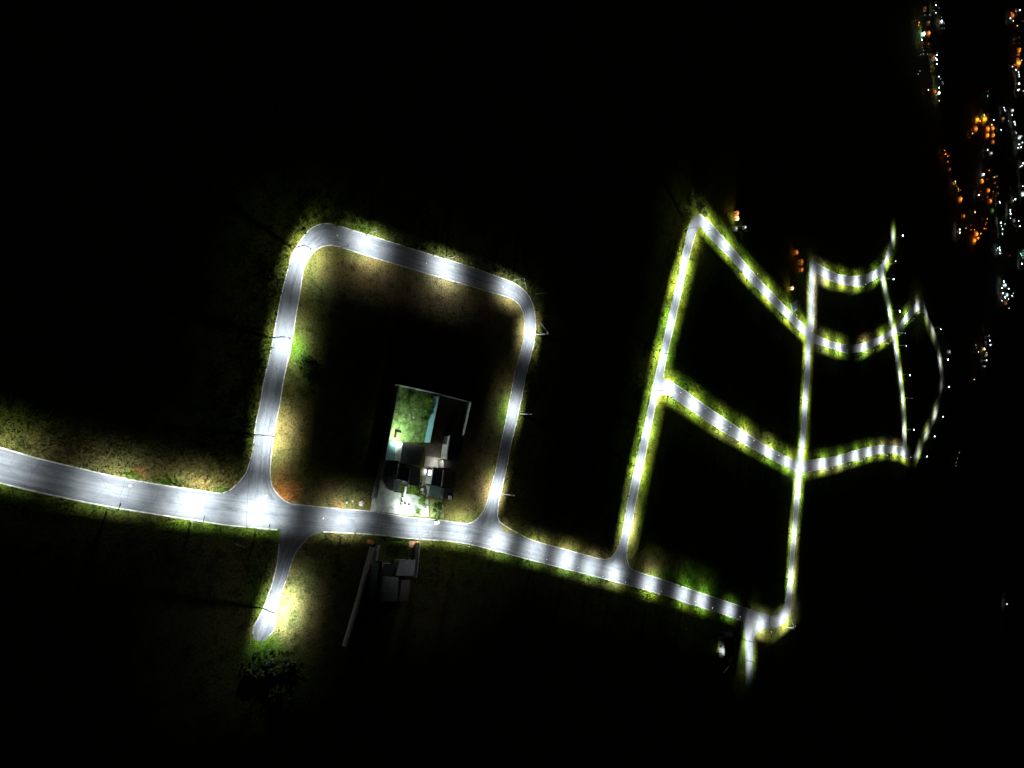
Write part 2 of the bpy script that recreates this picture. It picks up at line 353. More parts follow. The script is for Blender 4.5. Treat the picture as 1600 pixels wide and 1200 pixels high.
# ------------------------------------------------------------------ ground
GREEN, YGREEN, BGREEN = (.080,.16,.018), (.22,.25,.034), (.095,.23,.022)
OLIVE, TAN, DRY, PINK, DBR, ORG, GREYB, PALE = (.135,.13,.045), (.29,.225,.10), (.20,.15,.085), (.25,.185,.13), (.10,.085,.05), (.50,.17,.055), (.30,.25,.18), (.40,.36,.15)
BLOBS = [(700,930,100,50,DBR,9),(600,960,90,60,DBR,9),(760,940,120,40,DBR,9),(500,980,30,60,DBR,6),(330,960,70,100,DBR,9),(1153,1025,5,40,(.05,.06,.03),14),  # dark patches painted into the turf where the ground lies unlit
   # px, py, rx, ry, colour, weight : what the soil is covered with, from here on
 (620,590,175,185,DBR,2.5),(640,450,110,45,PINK,6),(730,500,80,45,PINK,4),(790,500,30,50,TAN,6),(795,570,24,50,TAN,8),(565,425,40,22,(.34,.21,.10),6),(520,410,26,20,OLIVE,8),
 (790,650,12,28,GREEN,14),(762,700,30,40,DRY,8),(735,775,45,30,TAN,6),(752,770,20,30,DRY,8),(478,470,16,60,OLIVE,9),(466,545,12,18,BGREEN,14),(455,590,20,30,OLIVE,9),(450,650,24,40,TAN,9),(440,715,22,30,TAN,9),(445,772,15,13,ORG,40),(445,745,12,15,(.42,.22,.08),14),
 (520,775,50,22,DRY,7),(545,783,20,8,OLIVE,8),(529,788,8,4,(.45,.22,.12),15),
 (20,690,60,25,OLIVE,9),(110,715,70,25,(.15,.13,.06),8),(180,705,120,25,(.14,.11,.06),6),(190,725,60,30,DRY,5),(290,740,60,26,TAN,5),(340,757,26,12,TAN,8),(207,742,9,5,BGREEN,20),(260,751,16,5,BGREEN,16),(346,765,8,4,BGREEN,22),(216,736,9,6,ORG,8),(310,756,18,5,TAN,10),
 (130,850,130,45,DBR,6),(100,795,120,14,(.10,.16,.025),8),(260,870,130,45,DBR,6),(300,822,60,9,(.14,.24,.02),10),(380,835,60,10,(.12,.22,.02),9),(430,900,70,60,DBR,4),(510,860,45,26,DRY,4),(520,840,40,7,OLIVE,9),
 (466,945,26,70,(.46,.43,.20),16),(482,975,24,50,(.34,.30,.15),6),(410,1012,24,14,BGREEN,26),(415,1040,40,22,(.07,.16,.02),14),(405,930,16,40,(.09,.2,.015),10),
 (690,858,35,12,YGREEN,6),(760,880,70,20,(.12,.17,.03),5),(800,875,24,7,BGREEN,10),(880,905,60,14,DRY,5),(880,893,50,4,BGREEN,14),(920,903,30,5,BGREEN,12),
 (850,850,60,10,(.32,.27,.09),9),(815,838,16,8,YGREEN,9),(900,866,40,9,TAN,8),(795,800,16,40,(.24,.21,.09),8),(850,800,40,40,DBR,5),
 (1005,885,22,12,TAN,10),(1030,880,30,12,DRY,5),(1090,908,60,24,(.09,.22,.015),8),(985,810,9,40,(.3,.28,.10),8),(940,840,20,30,DBR,4),
 (1100,935,80,10,GREEN,4),(1190,955,16,6,DRY,8),(1210,985,24,7,(.22,.2,.06),8),(1185,1000,8,30,(.22,.18,.07),8),(1183,1055,8,22,(.08,.2,.03),10),
 (1276,465,8,55,GREYB,14),(1275,520,10,8,DRY,10),(1300,525,22,8,YGREEN,8),(1240,950,8,16,GREYB,8),(1242,860,6,80,(.3,.28,.12),6),
 (1180,425,30,18,YGREEN,3),(1163,683,30,8,(.3,.24,.12),4),(1300,733,24,4,TAN,6),(1400,690,20,6,(.34,.26,.15),8),(1345,525,14,7,(.4,.2,.12),5),(1440,470,14,10,GREYB,6),
 (1075,380,18,60,YGREEN,4),(1030,650,14,60,YGREEN,3),(1268,620,10,80,YGREEN,4),
]
def turf_col(px):
    px = np.asarray(px, float)
    n = np.sin(px[:,0]*.021+px[:,1]*.013)+np.sin(px[:,0]*.047-px[:,1]*.039+1.7)+np.sin(px[:,0]*.11+px[:,1]*.083+.6)
    f = np.clip(.5+.22*n, 0, 1)[:, None]
    c = np.array(GREEN)*(1-f)+np.array(YGREEN)*f
    e = np.clip((px[:,0]-930)/80, 0, 1)[:, None]; c = c*(1-e)+(np.array((.12,.24,.02))*(1-f)+np.array((.30,.34,.035))*f)*e
    e = np.clip((px[:,0]-1425)/60, 0, 1)[:, None]; c = c*(1-e)+np.array((.19,.165,.13))*e
    W = np.ones((len(px),1)); C = c*1.0
    for x, y, rx, ry, col, wt in BLOBS:
        g = (wt*np.exp(-(((px[:,0]-x)/rx)**2+((px[:,1]-y)/ry)**2)))[:, None]
        C += g*np.array(col); W += g
    return C/W
xs = np.r_[-420, -200, -100, np.arange(-40, 1561, 8), np.array([1580, 1600, 1625, 1650, 1680, 1710, 1740, 1770, 1800, 1815])]
ys = np.r_[-500, -250, -100, np.arange(-40, 1241, 8), np.array([1300, 1450, 1700])]
G = np.array([(x, y) for x in xs for y in ys]); W = PN(G)
TC = turf_col(G); ny = len(ys)
Fc = []
for i in range(len(xs)-1):
    for j in range(ny-1):
        a = i*ny+j; Fc.append((a, a+1, a+ny+1, a+ny))
V = [(x, y, 0.0) for x, y in W]
# carry the one sheet on out to the horizon all round
ring = [i*ny for i in range(len(xs))] + [(len(xs)-1)*ny+j for j in range(1, ny)] + [i*ny+ny-1 for i in range(len(xs)-2, -1, -1)] + [j for j in range(ny-2, 0, -1)]
cx, cy = W[:,0].mean(), W[:,1].mean(); base = len(V); TCx = []
cen = np.array((700.0, 0.0))
for r in ring:
    d = np.array(V[r][:2])-cen; d = d/np.linalg.norm(d)*30000; V.append((cen[0]+d[0], cen[1]+d[1], 0.0)); TCx.append(TC[r])
for k in range(len(ring)):
    Fc.append((ring[k], base+k, base+(k+1) % len(ring), ring[(k+1) % len(ring)]))
ground = obj('ground', (V, [], Fc), M_turf); tag(ground, kind='structure')
bm = bmesh.new(); bm.from_mesh(ground.data); bmesh.ops.recalc_face_normals(bm, faces=bm.faces)
if sum(f.normal.z for f in bm.faces) < 0: bmesh.ops.reverse_faces(bm, faces=bm.faces)
bm.to_mesh(ground.data); bm.free()
TC = np.r_[TC, np.array(TCx)]
ca = ground.data.color_attributes.new('turf', 'FLOAT_COLOR', 'POINT')
ca.data.foreach_set('color', np.c_[TC, np.ones(len(TC))].astype(np.float32).ravel())

# ------------------------------------------------------------------ lots (kept clear of weeds)
def z1(X, Y): return (570+X/8.889, 590+Y/8.889)
def z2(X, Y): return (570+X/8.889, 690+Y/8.889)
def z3(X, Y): return (530+X/6.31, 830+Y/6.31)
def z4(X, Y): return (1100+X/10.0, 940+Y/10.0)
LOTS = [PN([(612,598),(738,628),(712,778),(668,812),(580,800)]), PN([(576,846),(660,846),(640,960),(560,960)])]
def clear(pts):
    ok = np.ones(len(pts), bool)
    for p in ROADPOLY + LOTS: ok &= ~in_poly(pts, p)
    return ok

# ------------------------------------------------------------------ grass blades along the verges (stuff)
def verge_points(pts, side, density, dmax, jitter=1.0):
    A = PN(catmull(pts)); T = np.gradient(A, axis=0); T /= np.linalg.norm(T, axis=1)[:, None]+1e-9
    Nn = np.stack([-T[:,1], T[:,0]], 1)*side
    L = np.r_[0, np.cumsum(np.linalg.norm(np.diff(A, axis=0), axis=1))]
    n = int(L[-1]*dmax*density)
    s = rng.uniform(0, L[-1], n); d = 0.45+dmax*rng.uniform(0, 1, n)**1.4
    q = np.stack([np.interp(s, L, A[:,k])+np.interp(s, L, Nn[:,k])*d for k in (0,1)], 1)
    return q
pts = []
for pk, s in KERBS:
    far = np.mean([p[0] for p in pk])
    pts.append(verge_points(pk, s, 1.7 if far < 900 else 0.9, 17))
pts = np.concatenate(pts); pts = pts[clear(pts)]
n = len(pts); px = proj(np.c_[pts, np.zeros(n)]); tc = turf_col(px)
k = 4                                                       # blades in a tuft
hgt = rng.gamma(2.6, .15, n)+.08; hgt *= np.where((px[:,0] < 900) & (px[:,1] < 770), 1.35, 1.0)
hgt *= np.where(tc[:,1] > tc[:,0]*1.25, 1.35, .75)
ang = rng.uniform(0, 2*np.pi, (n, k)); off = rng.uniform(-.28, .28, (n, k, 2)); lean = rng.uniform(.1, .8, (n, k))
wd = rng.uniform(.05, .13, (n, k)); hh = hgt[:, None]*rng.uniform(.6, 1.2, (n, k))
b0 = pts[:, None, :]+off; dx = np.stack([np.cos(ang), np.sin(ang)], -1); sx = np.stack([-np.sin(ang), np.cos(ang)], -1)
va = np.concatenate([b0-sx*wd[..., None], np.zeros((n,k,1))], -1); vb = np.concatenate([b0+sx*wd[..., None], np.zeros((n,k,1))], -1)
vc = np.concatenate([b0+dx*(lean*hh)[..., None], hh[..., None]], -1)
VV = np.stack([va, vb, vc], 2).reshape(-1, 3)
def mesh_np(name, VV, per, mats, cols=None):
    me = bpy.data.meshes.new(name); nv = len(VV); nf = nv//per
    me.vertices.add(nv); me.vertices.foreach_set('co', VV.astype(np.float32).ravel())
    me.loops.add(nv); me.loops.foreach_set('vertex_index', np.arange(nv, dtype=np.int32))
    me.polygons.add(nf); me.polygons.foreach_set('loop_start', np.arange(0, nv, per, dtype=np.int32))
    me.update(calc_edges=True)
    me.materials.append(mats)
    if cols is not None:
        a = me.color_attributes.new('turf', 'FLOAT_COLOR', 'POINT'); a.data.foreach_set('color', np.c_[cols, np.ones(nv)].astype(np.float32).ravel())
    o = bpy.data.objects.new(name, me); COL.objects.link(o); return o
cv = np.repeat(tc*rng.uniform(.75, 1.5, (n,1)), k*3, axis=0)
g = mesh_np('grass', VV, 3, M_blade, np.clip(cv, 0, .7))
tag(g, 'grass tufts and dry stalks on the verges beside the lit roads', 'grass', kind='stuff')

# undergrowth: knee to shoulder-high weeds outside the loop and above the diagonals
def leaf_clump(c, r, h, m, size):
    d = rng.normal(0, 1, (m, 3)); d /= np.linalg.norm(d, axis=1)[:, None]; rad = rng.uniform(.35, 1, (m,1))**.5
    p = np.array([c[0], c[1], h*.5])+d*rad*np.array([r, r, h*.5])
    u = rng.normal(0, 1, (m,3)); u /= np.linalg.norm(u, axis=1)[:, None]; v = np.cross(u, d); v /= np.linalg.norm(v, axis=1)[:, None]+1e-6
    s = size*rng.uniform(.6, 1.4, (m,1))
    p[:, 2] = np.maximum(p[:, 2], .05)
    return np.stack([p-u*s, p+v*s*.55, p+u*s, p-v*s*.55], 1).reshape(-1, 3)
under = []
ucols = []
for pk, s, dens, dmax, hm in ((ll[13:33], 1, .13, 11, 1.5), (ll[5:13], 1, .05, 9, 1.0), (R['diag'][0][1:-1], 1, .05, 12, 1.4), (R['lower'][0][1:-1], 1, .06, 12, 1.5), (R['upper'][0][1:9], 1, .07, 14, 1.8), (R['bowl'][0][1:-2], 1, .04, 12, 1.4), (R['middle'][0][1:6], 1, .04, 12, 1.3), (R['long'][1][9:-2], -1, .05, 12, 1.2), (R['long'][0][4:-1], 1, .03, 8, 1.1), (R['diag'][1][2:-1], -1, .03, 8, 1.1), (R['lower'][1][2:-1], -1, .03, 8, 1.1), (R['cross'][1][5:], -1, .03, 10, 1.2), (R['middle'][0][8:], 1, .03, 8, 1.2), (ml[20:-1], 1, .03, 14, 1.2)):
    q = verge_points(pk, s, dens, dmax); q = q[clear(q)]
    qc = turf_col(proj(np.c_[q, np.zeros(len(q))]))
    for c, col in zip(q, qc):
        h = hm*random.uniform(.4, 1.25); r = h*random.uniform(.4, .8)
        vv = leaf_clump(c, r, h, 26, .2+.08*h); under.append(vv)
        ucols.append(np.repeat(np.array(col)[None]*random.uniform(.5, 1.2), len(vv), 0)*np.array([.8, 1.1, .9]))
for c0, c1, n_ in (((395,1015),(470,1060),60), ((375,1035),(460,1110),70), ((1070,300),(1105,345),40), ((1176,1020),(1190,1075),30)):
    for _ in range(n_):
        qx, qy = random.uniform(c0[0], c1[0]), random.uniform(c0[1], c1[1]); w3 = P(qx, qy)
        if not clear(np.array([[w3.x, w3.y]]))[0]: continue
        h = random.uniform(.3, .9); vv = leaf_clump((w3.x, w3.y), h*random.uniform(.5,.9), h, 30, .24); under.append(vv)
        ucols.append(np.repeat((np.array(turf_col(np.array([[qx, qy]]))[0])*.4+np.array((.08,.10,.06)))[None]*random.uniform(.6,1.2), len(vv), 0))
uo = mesh_np('undergrowth', np.concatenate(under), 4, M_blade, np.concatenate(ucols))
tag(uo, 'rough green weeds and scrub crowding the outer road verges', 'undergrowth', kind='stuff')

# ------------------------------------------------------------------ street lamps
LAMP_H, ARM = 7.8, 2.1
def lamp_light(name, kind='SPOT', energy=20000, color=(.93, 1.0, .98), size=150, blend=.55, radius=.15, k=1.0):
    l = bpy.data.lights.new(name, kind); l.energy = energy; l.color = color
    l.shadow_soft_size = radius
    if kind == 'SPOT': l.spot_size = math.radians(size); l.spot_blend = blend
    if k:
        # road-lantern optics: more light thrown outwards than straight down
        l.use_nodes = True; t = l.node_tree; e = t.nodes['Emission']
        g = t.nodes.new('ShaderNodeTexCoord'); sp = t.nodes.new('ShaderNodeSeparateXYZ'); t.links.new(g.outputs['Normal'], sp.inputs[0])
        ab = N(t, 'ShaderNodeMath', operation='ABSOLUTE'); t.links.new(sp.outputs['Z'], ab.inputs[0])
        mx = N(t, 'ShaderNodeMath', operation='MAXIMUM'); t.links.new(ab.outputs[0], mx.inputs[0]); mx.inputs[1].default_value = .2
        pw = N(t, 'ShaderNodeMath', operation='POWER'); t.links.new(mx.outputs[0], pw.inputs[0]); pw.inputs[1].default_value = -k
        t.links.new(pw.outputs[0], e.inputs['Strength'])
    return l
def optics(l, s, tail, vt, ub, uf, stray, sr, u0, peak=1.0):
    # street-lantern photometry: illuminance on the ground as a function of the offset across (u)
    # and along (v) the road, in mounting heights; intensity = illuminance * (1+u^2+v^2)^1.5
    l.use_nodes = True; t = l.node_tree; e = t.nodes['Emission']; lk = t.links.new
    def m(op, a, b=None, c=None):
        n = t.nodes.new('ShaderNodeMath'); n.operation = op
        for i, v in enumerate((a, b, c)):
            if v is None: continue
            if isinstance(v, (int, float)): n.inputs[i].default_value = v
            else: lk(v, n.inputs[i])
        return n.outputs[0]
    g = t.nodes.new('ShaderNodeTexCoord'); sp = t.nodes.new('ShaderNodeSeparateXYZ'); lk(g.outputs['Normal'], sp.inputs[0])
    az = m('MAXIMUM', m('ABSOLUTE', sp.outputs['Z']), .1)
    u = m('MULTIPLY', m('DIVIDE', sp.outputs['X'], az), USIGN); v = m('DIVIDE', sp.outputs['Y'], az)
    v2 = m('MULTIPLY', v, v); r2 = m('ADD', m('MULTIPLY', u, u), v2)
    def sstep(x, a, b, c, d):
        n = t.nodes.new('ShaderNodeMapRange'); n.interpolation_type = 'SMOOTHSTEP'; lk(x, n.inputs[0])
        for i, q in enumerate((a, b, c, d)): n.inputs[i+1].default_value = q
        return n.outputs[0]
    uc = m('SUBTRACT', u, u0); rc = m('ADD', m('MULTIPLY', uc, uc), v2)
    core = m('MULTIPLY', m('EXPONENT', m('MULTIPLY', rc, -1/(s*s))), peak)
    tl = m('MULTIPLY', m('EXPONENT', m('MULTIPLY', v2, -1/(vt*vt))), tail)
    win = m('MULTIPLY', sstep(u, -ub-.45, -ub+.35, 0, 1), sstep(u, uf*.35, uf*1.55, 1, 0))
    E = m('MULTIPLY', m('ADD', core, tl), win)
    E = m('ADD', E, m('MULTIPLY', m('EXPONENT', m('MULTIPLY', r2, -1/sr)), stray))
    lk(m('MULTIPLY', E, m('POWER', m('ADD', r2, 1.0), 1.5)), e.inputs['Strength'])
USIGN = 1.0
def street_spot(zone, power):
    l = bpy.data.lights.new('street_light', 'SPOT'); l.energy = 18500*power*(1.25 if zone == 'east' else 1.0); l.color = (.95, 1.0, .96)
    l.spot_size = math.radians(168); l.spot_blend = .12; l.shadow_soft_size = .15
    a = {'west': (.95, .055, 1.9, .3, 1.7, .004, 6, .35), 'bend': (.95, .07, 1.4, .3, 1.8, .005, 6, .35), 'mid': (.85, .06, 1.5, .45, 1.3, .003, 6, .35), 'south': (.95, .04, 1.7, .3, 1.75, .006, 4, .42),
         'top': (.85, .055, 1.6, .6, 2.2, .003, 6, .3), 'inner': (.8, .06, 1.6, .35, 1.85, .003, 6, .3),
         'house': (.95, .06, 1.8, .3, 1.8, .008, 20, .42), 'east': (.9, .19, 1.9, .75, 1.5, .002, 6, .3), 'far': (1.0, .26, 1.7, .1, 1.7, .001, 8, .6), 'tip': (1.0, .16, .95, .1, 1.6, .001, 8, .6), 'round': (.95, .04, 1.1, .3, 2.1, .010, 9, .4)}[zone]
    optics(l, *a, peak=1.3); return l
WIDE = {}
def bowl(k):
    bm = bmesh.new(); rings = []
    for i in range(6):
        a = i*math.pi/2/5.2; rings.append([bm.verts.new((ARM+.05+k*math.cos(a)*math.cos(q*math.pi/6), k*math.cos(a)*math.sin(q*math.pi/6), LAMP_H+.4-k*math.sin(a)*.9)) for q in range(12)])
    for a, b in zip(rings, rings[1:]):
        for q in range(12): bm.faces.new((a[q], b[q], b[(q+1)%12], a[(q+1)%12]))
    bm.faces.new(rings[-1]); bmesh.ops.recalc_face_normals(bm, faces=bm.faces)
    me = bpy.data.meshes.new('lens'); bm.to_mesh(me); bm.free(); me.materials.append(emit('bowl_glow', (.86,.95,1.0), 22)); return me
GLOW = {1: bowl(.32), 2: bowl(.5), 3: bowl(.75)}
def lamp_meshes(H_):
    bm = bmesh.new(); tube(bm, [(0,0,0),(0,0,.25),(0,0,.26),(0,0,H_*.5),(0,0,H_)], [.24,.24,.17,.14,.11], 10)
    pole = bm
    bm = bmesh.new(); q = [(0,0,H_-.25),(.35,0,H_+.05),(.9,0,H_+.22),(ARM-.3,0,H_+.36)]
    tube(bm, q, [.09,.08,.07,.06], 8); arm = bm
    a = math.radians(10); bm = bmesh.new()
    box(bm, -.42, .42, -.17, .17, -.03, .09); bmesh.ops.bevel(bm, geom=bm.edges[:], offset=.04, segments=2, affect='EDGES')
    box(bm, -.3, .12, -.1, .1, .0905, .14)
    bmesh.ops.transform(bm, matrix=Matrix.Translation((ARM, 0, H_+.42)) @ Matrix.Rotation(-a, 4, 'Y'), verts=bm.verts); lum = bm
    bm = bmesh.new(); r0 = []
    for k in range(16): r0.append(bm.verts.new((.33*math.cos(k*math.pi/8)+.03, .13*math.sin(k*math.pi/8), -.034)))
    r1 = [bm.verts.new((.2*math.cos(k*math.pi/8)+.03, .08*math.sin(k*math.pi/8), -.1)) for k in range(16)]
    for k in range(16): bm.faces.new((r0[k], r1[k], r1[(k+1)%16], r0[(k+1)%16]))
    bm.faces.new(r1); bmesh.ops.recalc_face_normals(bm, faces=bm.faces)
    bmesh.ops.transform(bm, matrix=Matrix.Translation((ARM, 0, H_+.42)) @ Matrix.Rotation(-a, 4, 'Y'), verts=bm.verts); lens = bm
    return pole, arm, lum, lens
root0 = None
def street_lamp(base, pool, label, group, power=1.0, guy=None, hs=1.0, zone='east', glow=0):
    global root0
    b = P(*base); t = P(*pool); d = t-b
    best = min(((np.linalg.norm(c-np.array(t[:2]), axis=1).min(), i) for i, c in enumerate(CENTRE)))[1]
    c = CENTRE[best]; j = int(np.linalg.norm(c-np.array(t[:2]), axis=1).argmin()); tg = c[min(j+1, len(c)-1)]-c[max(j-1, 0)]
    nrm = Vector((-tg[1], tg[0], 0)).normalized()
    if nrm.dot(d) < 0: nrm = -nrm
    rz = math.atan2(nrm.y, nrm.x)
    if root0 is None:
        r = empty('street_lamp', b, rz); p, a, l, g = lamp_meshes(LAMP_H)
        obj('pole', p, M_pole, r, True); obj('arm', a, M_pole, r, True); lu = obj('luminaire', l, M_lum, r); obj('lens', g, M_lens, lu)
        root0 = r
    else:
        r = root0.copy(); COL.objects.link(r); r.location = b; r.rotation_euler = (0, 0, rz)
        for ch in [c for c in root0.children if c.type == 'MESH' and c.name.split('.')[0] in ('pole','arm','luminaire')]:
            c = ch.copy(); COL.objects.link(c); c.parent = r
            for g in ch.children:
                e = g.copy(); COL.objects.link(e); e.parent = c
    r.scale = (hs, hs, hs)
    tag(r, label, 'street lamp', group)
    power *= random.choice((.84, .94, 1.0, 1.08, 1.16))
    if (power, zone) not in WIDE: WIDE[(power, zone)] = street_spot(zone, power)
    ld = WIDE[(power, zone)]
    if glow:
        for ch in r.children:
            for g in ch.children: g.data = GLOW[glow]
    lo = bpy.data.objects.new('lamp_light', ld); COL.objects.link(lo); lo.parent = r
    lo.location = (ARM+.05, 0, LAMP_H+(.22 if not glow else (.02, -.14, -.38)[glow-1]))
    if guy:
        e = P(*guy); m = r.matrix_basis.inverted(); bm = bmesh.new()
        tube(bm, [(0,0,LAMP_H-.3), m @ e], [.07,.07], 6); obj('guy_strut', bm, M_white, r)
    return r
ORD = ['first','second','third','fourth','fifth','sixth','seventh','eighth','ninth','tenth','eleventh','twelfth','thirteenth','fourteenth','fifteenth','sixteenth','seventeenth','eighteenth','nineteenth','twentieth','twenty-first','twenty-second','twenty-third','twenty-fourth','twenty-fifth','twenty-sixth','twenty-seventh','twenty-eighth','twenty-ninth','thirtieth','thirty-first','thirty-second','thirty-third','thirty-fourth','thirty-fifth','thirty-sixth','thirty-seventh','thirty-eighth','thirty-ninth','fortieth'] + ['forty-'+q for q in 'first second third fourth fifth sixth seventh eighth ninth'.split()] + ['fiftieth'] + ['fifty-'+q for q in 'first second third fourth fifth sixth seventh eighth ninth'.split()]
LAMPS = {
 'main': ("{o} street lamp on the wide main road, counting away from the frame's left edge", 'street lamps along the main road',
   [((-24,752),(-2,728),.55),((168,795),(195,772),1),((298,815),(313,792),1.1),((400,826),(417,806),1.25),((533,837),(543,818),1.1),((655,845),(657,823),1.1),((714,850),(722,829),1),((773,862),(784,845),1),((832,877),(843,860),1),((882,890),(890,875),1),((920,903),(928,888),1),((956,912),(966,893),1),((1013,926),(1024,914),1),((1066,942),(1078,930),1),((1094,951),(1104,938),.95),((1138,965),(1148,954),.95)]),
 'loopw': ("{o} street lamp up the loop road's west side from the orange soil corner", "street lamps round the loop road",
   [((398,679),(414,690),1.2),((424,528),(440,535),1.1),((457,388),(470,396),1.2)]),
 'loopt': ("{o} street lamp on the loop road's top side, counting from its pale grey bend", "street lamps round the loop road",
   [((576,364),(583,384),1.25),((697,404),(700,422),1)]),
 'loope': ("{o} street lamp down the loop road's east side towards the main road", "street lamps round the loop road",
   [((812,647),(801,643),1),((785,772),(773,770),1)]),
 'long': ("{o} street lamp up the long straight road from the main road", 'street lamps along the straight road',
   [((974,819),(981,818),1),((991,728),(1000,728),1),((1005,666.5),(1014,667),1.05),((1017,610),(1028,611),1.05),((1027,553),(1037,553),1),((1040,498),(1050,498),1),((1053,443),(1063,443),1),((1064,407.5),(1072,407),1),((1075,357.5),(1086,357),.9)]),
 'diag': ("{o} street lamp down the upper diagonal road from its sharp apex", 'street lamps along the upper diagonal road',
   [((1102,361),(1112,356),1),((1132,394),(1140,388),1),((1166,434),(1172,428),1),((1197,466),(1205,462),1),((1228,498),(1235,492),1)]),
 'lower': ("{o} street lamp along the lower diagonal road away from the straight road", 'street lamps along the lower diagonal road',
   [((1044,619),(1053,609),1),((1082,643),(1090,635),1),((1123,671),(1131,661),1),((1160,692),(1168,683),1),((1200,715),(1208,707),1),((1229,731),(1237,724),.85)]),
 'cross': ("{o} street lamp down the cross road from its upper corner with dirt verge", 'street lamps along the cross road',
   [((1265,432),(1269,432),.9),((1264,463),(1268,463),.9),((1264,495),(1268,495),.9),((1252.5,522),(1264,521),1),((1258,553),(1263,553),1),((1254,626),(1259,626),1),((1250,700.5),(1256,701),1),((1243.5,746),(1249,740),.9),((1243,768),(1247,768),1),((1236,834),(1241,834),1),((1232,905),(1236,905),1)]),
 'bowl': ("{o} street lamp along the lower curved road from the bright crossroads", 'street lamps along the lower curved road',
   [((1252,741),(1258,727),1),((1285,734),(1290,722),1),((1312,728),(1317,717),1),((1337,720),(1342,710),1),((1358,714),(1363,704.5),1),((1377,711),(1381,702),.9),((1398,712),(1402,704),.8),((1411,717),(1415,711),.8)]),
 'middle': ("{o} street lamp along the middle curved road from the cross road", 'street lamps along the middle curved road',
   [((1291,545),(1297,538),1),((1310,551),(1316,545),1),((1351,551),(1356,543),1),((1378,537),(1383,527),1),((1397,524),(1402,513),.8),((1416,502),(1420,488),.9),((1434,489),(1438,475),1)]),
 'upper': ("{o} street lamp along the upper curved road from its dirt-verge corner", 'street lamps along the upper curved road',
   [((1290,440),(1295,432),1),((1315,446),(1320,437.5),1),((1339,449),(1344,439),1),((1368,438),(1373,422),1),((1387,413),(1381,407),(.9,1)),((1399,371),(1394,374),(.5,3))]),
 'east': ("{o} street lamp down the narrow east side road, glowing head facing the camera", 'street lamps with visible glowing heads',
   [((1384,436),(1378,436),(1.0,2)),((1394,486),(1388,486),(1.0,3)),((1402,520),(1394,519),.9),((1404,540),(1398,540),(1.0,1)),((1410,585.5),(1405,585.5),(1.0,2)),((1414,622),(1409,622),1.0),((1416.5,671),(1412,671),(1.0,2))]),
 'outer': ("{o} street lamp down the outermost narrow road, glowing against the dark", 'street lamps with visible glowing heads',
   [((1449,490),(1446,489),.3),((1459,513),(1455,513),(.5,2)),((1471,561),(1466,561),(.5,3)),((1472.5,606),(1468,606),(.06,3)),((1462.5,653),(1458,653),(.5,2)),((1449,684),(1444,684),(.5,2)),((1437,715),(1432,713),(.5,2))]),  # first entry is an added lamp, brightens the dark start of the road
 'track': ("{o} street lamp down the short dirt track south of the last bend", 'street lamps by the dirt track',
   [((1164,1000),(1172,1001),.6),((1165,1031),(1172,1032),.7)]),
}
for key, (lab, grp, L) in LAMPS.items():
    for i, (b, p, pw) in enumerate(L):
        zn = {(1265,432):'bend',(457,388):'bend',(1013,926):'top',(1066,942):'top',(1094,951):'top',(1138,965):'mid',(1075,357.5):'round',(1399,371):'tip',(1165,1031):'tip',(1434,489):'round'}.get(b)
        street_lamp(b, p, lab.format(o=ORD[i]), grp, pw[0] if isinstance(pw, tuple) else pw, zone=zn or {'loopw':'west','loopt':'top','loope':'inner','east':'far','outer':'far','track':'east'}.get(key, ('house' if 620 < p[0] < 740 else 'south' if p[0] < 700 else 'mid') if key == 'main' else 'east'), glow=pw[1] if isinstance(pw, tuple) else 0)
street_lamp((800,438), (800,452), 'street lamp with a pale slanting strut where the loop road turns its upper bend', 'street lamps round the loop road', 1, (823,453), zone='mid')
street_lamp((838,523), (826,524), "street lamp with a pale slanting strut on the loop road's outer east edge", 'street lamps round the loop road', 1, (843,502), zone='mid')
street_lamp((1226,979), (1219,966), 'street lamp with a short pale strut at the main road’s last bend'.replace('’', "'"), 'street lamps along the main road', 1, (1237,970))
street_lamp((1187,988), (1190,972), 'street lamp on the inner corner between the main road and the dirt track', 'street lamps along the main road', .8)
street_lamp((409,950), (420,958), 'lone street lamp over the short dead-end spur road', 'street lamps by the spur road', 1.3, zone='round')

# plain utility poles and a cable over the road
def utility_pole(base, label, h=8.0, arm_dir=0.0):
    r = empty('utility_pole', P(*base), arm_dir)
    bm = bmesh.new(); tube(bm, [(0,0,0),(0,0,h)], [.16,.1], 10); obj('pole', bm, M_polec, r, True)
    bm = bmesh.new(); box(bm, -.06, .06, -.8, .8, h-.62, h-.5); obj('crossarm', bm, M_door, r)
    for y in (-.6, 0.25, .6):
        bm = bmesh.new(); tube(bm, [(0,y,h-.5),(0,y,h-.36),(0,y,h-.28)], [.03,.07,.04], 8); obj('insulator', bm, M_white, r)
    return tag(r, label, 'utility pole', 'utility poles')
utility_pole((452,783), 'bare concrete utility pole on the orange soil corner')
utility_pole((835,460), 'bare utility pole standing in weeds outside the loop road bend')
utility_pole((373,716), 'dark utility pole west of the loop road mouth carrying a cable', arm_dir=1.6)
utility_pole((366,850), 'dark utility pole south of the main road carrying a cable', arm_dir=1.6)
utility_pole((528,388), 'dark utility pole inside the loop road upper-left bend', 7)
utility_pole((525,353), 'dark utility pole leaning by the weeds above the loop road', 7)
a, b = P(373,716), P(366,850); bm = bmesh.new()
tube(bm, [a.lerp(b, t)+Vector((0,0,7.75-1.2*4*t*(1-t)*.4)) for t in np.linspace(0, 1, 13)], [.035]*13, 5)
tag(obj('overhead_cable', bm, M_wire), 'thin black overhead cable crossing the main road at the loop road mouth', 'cable')

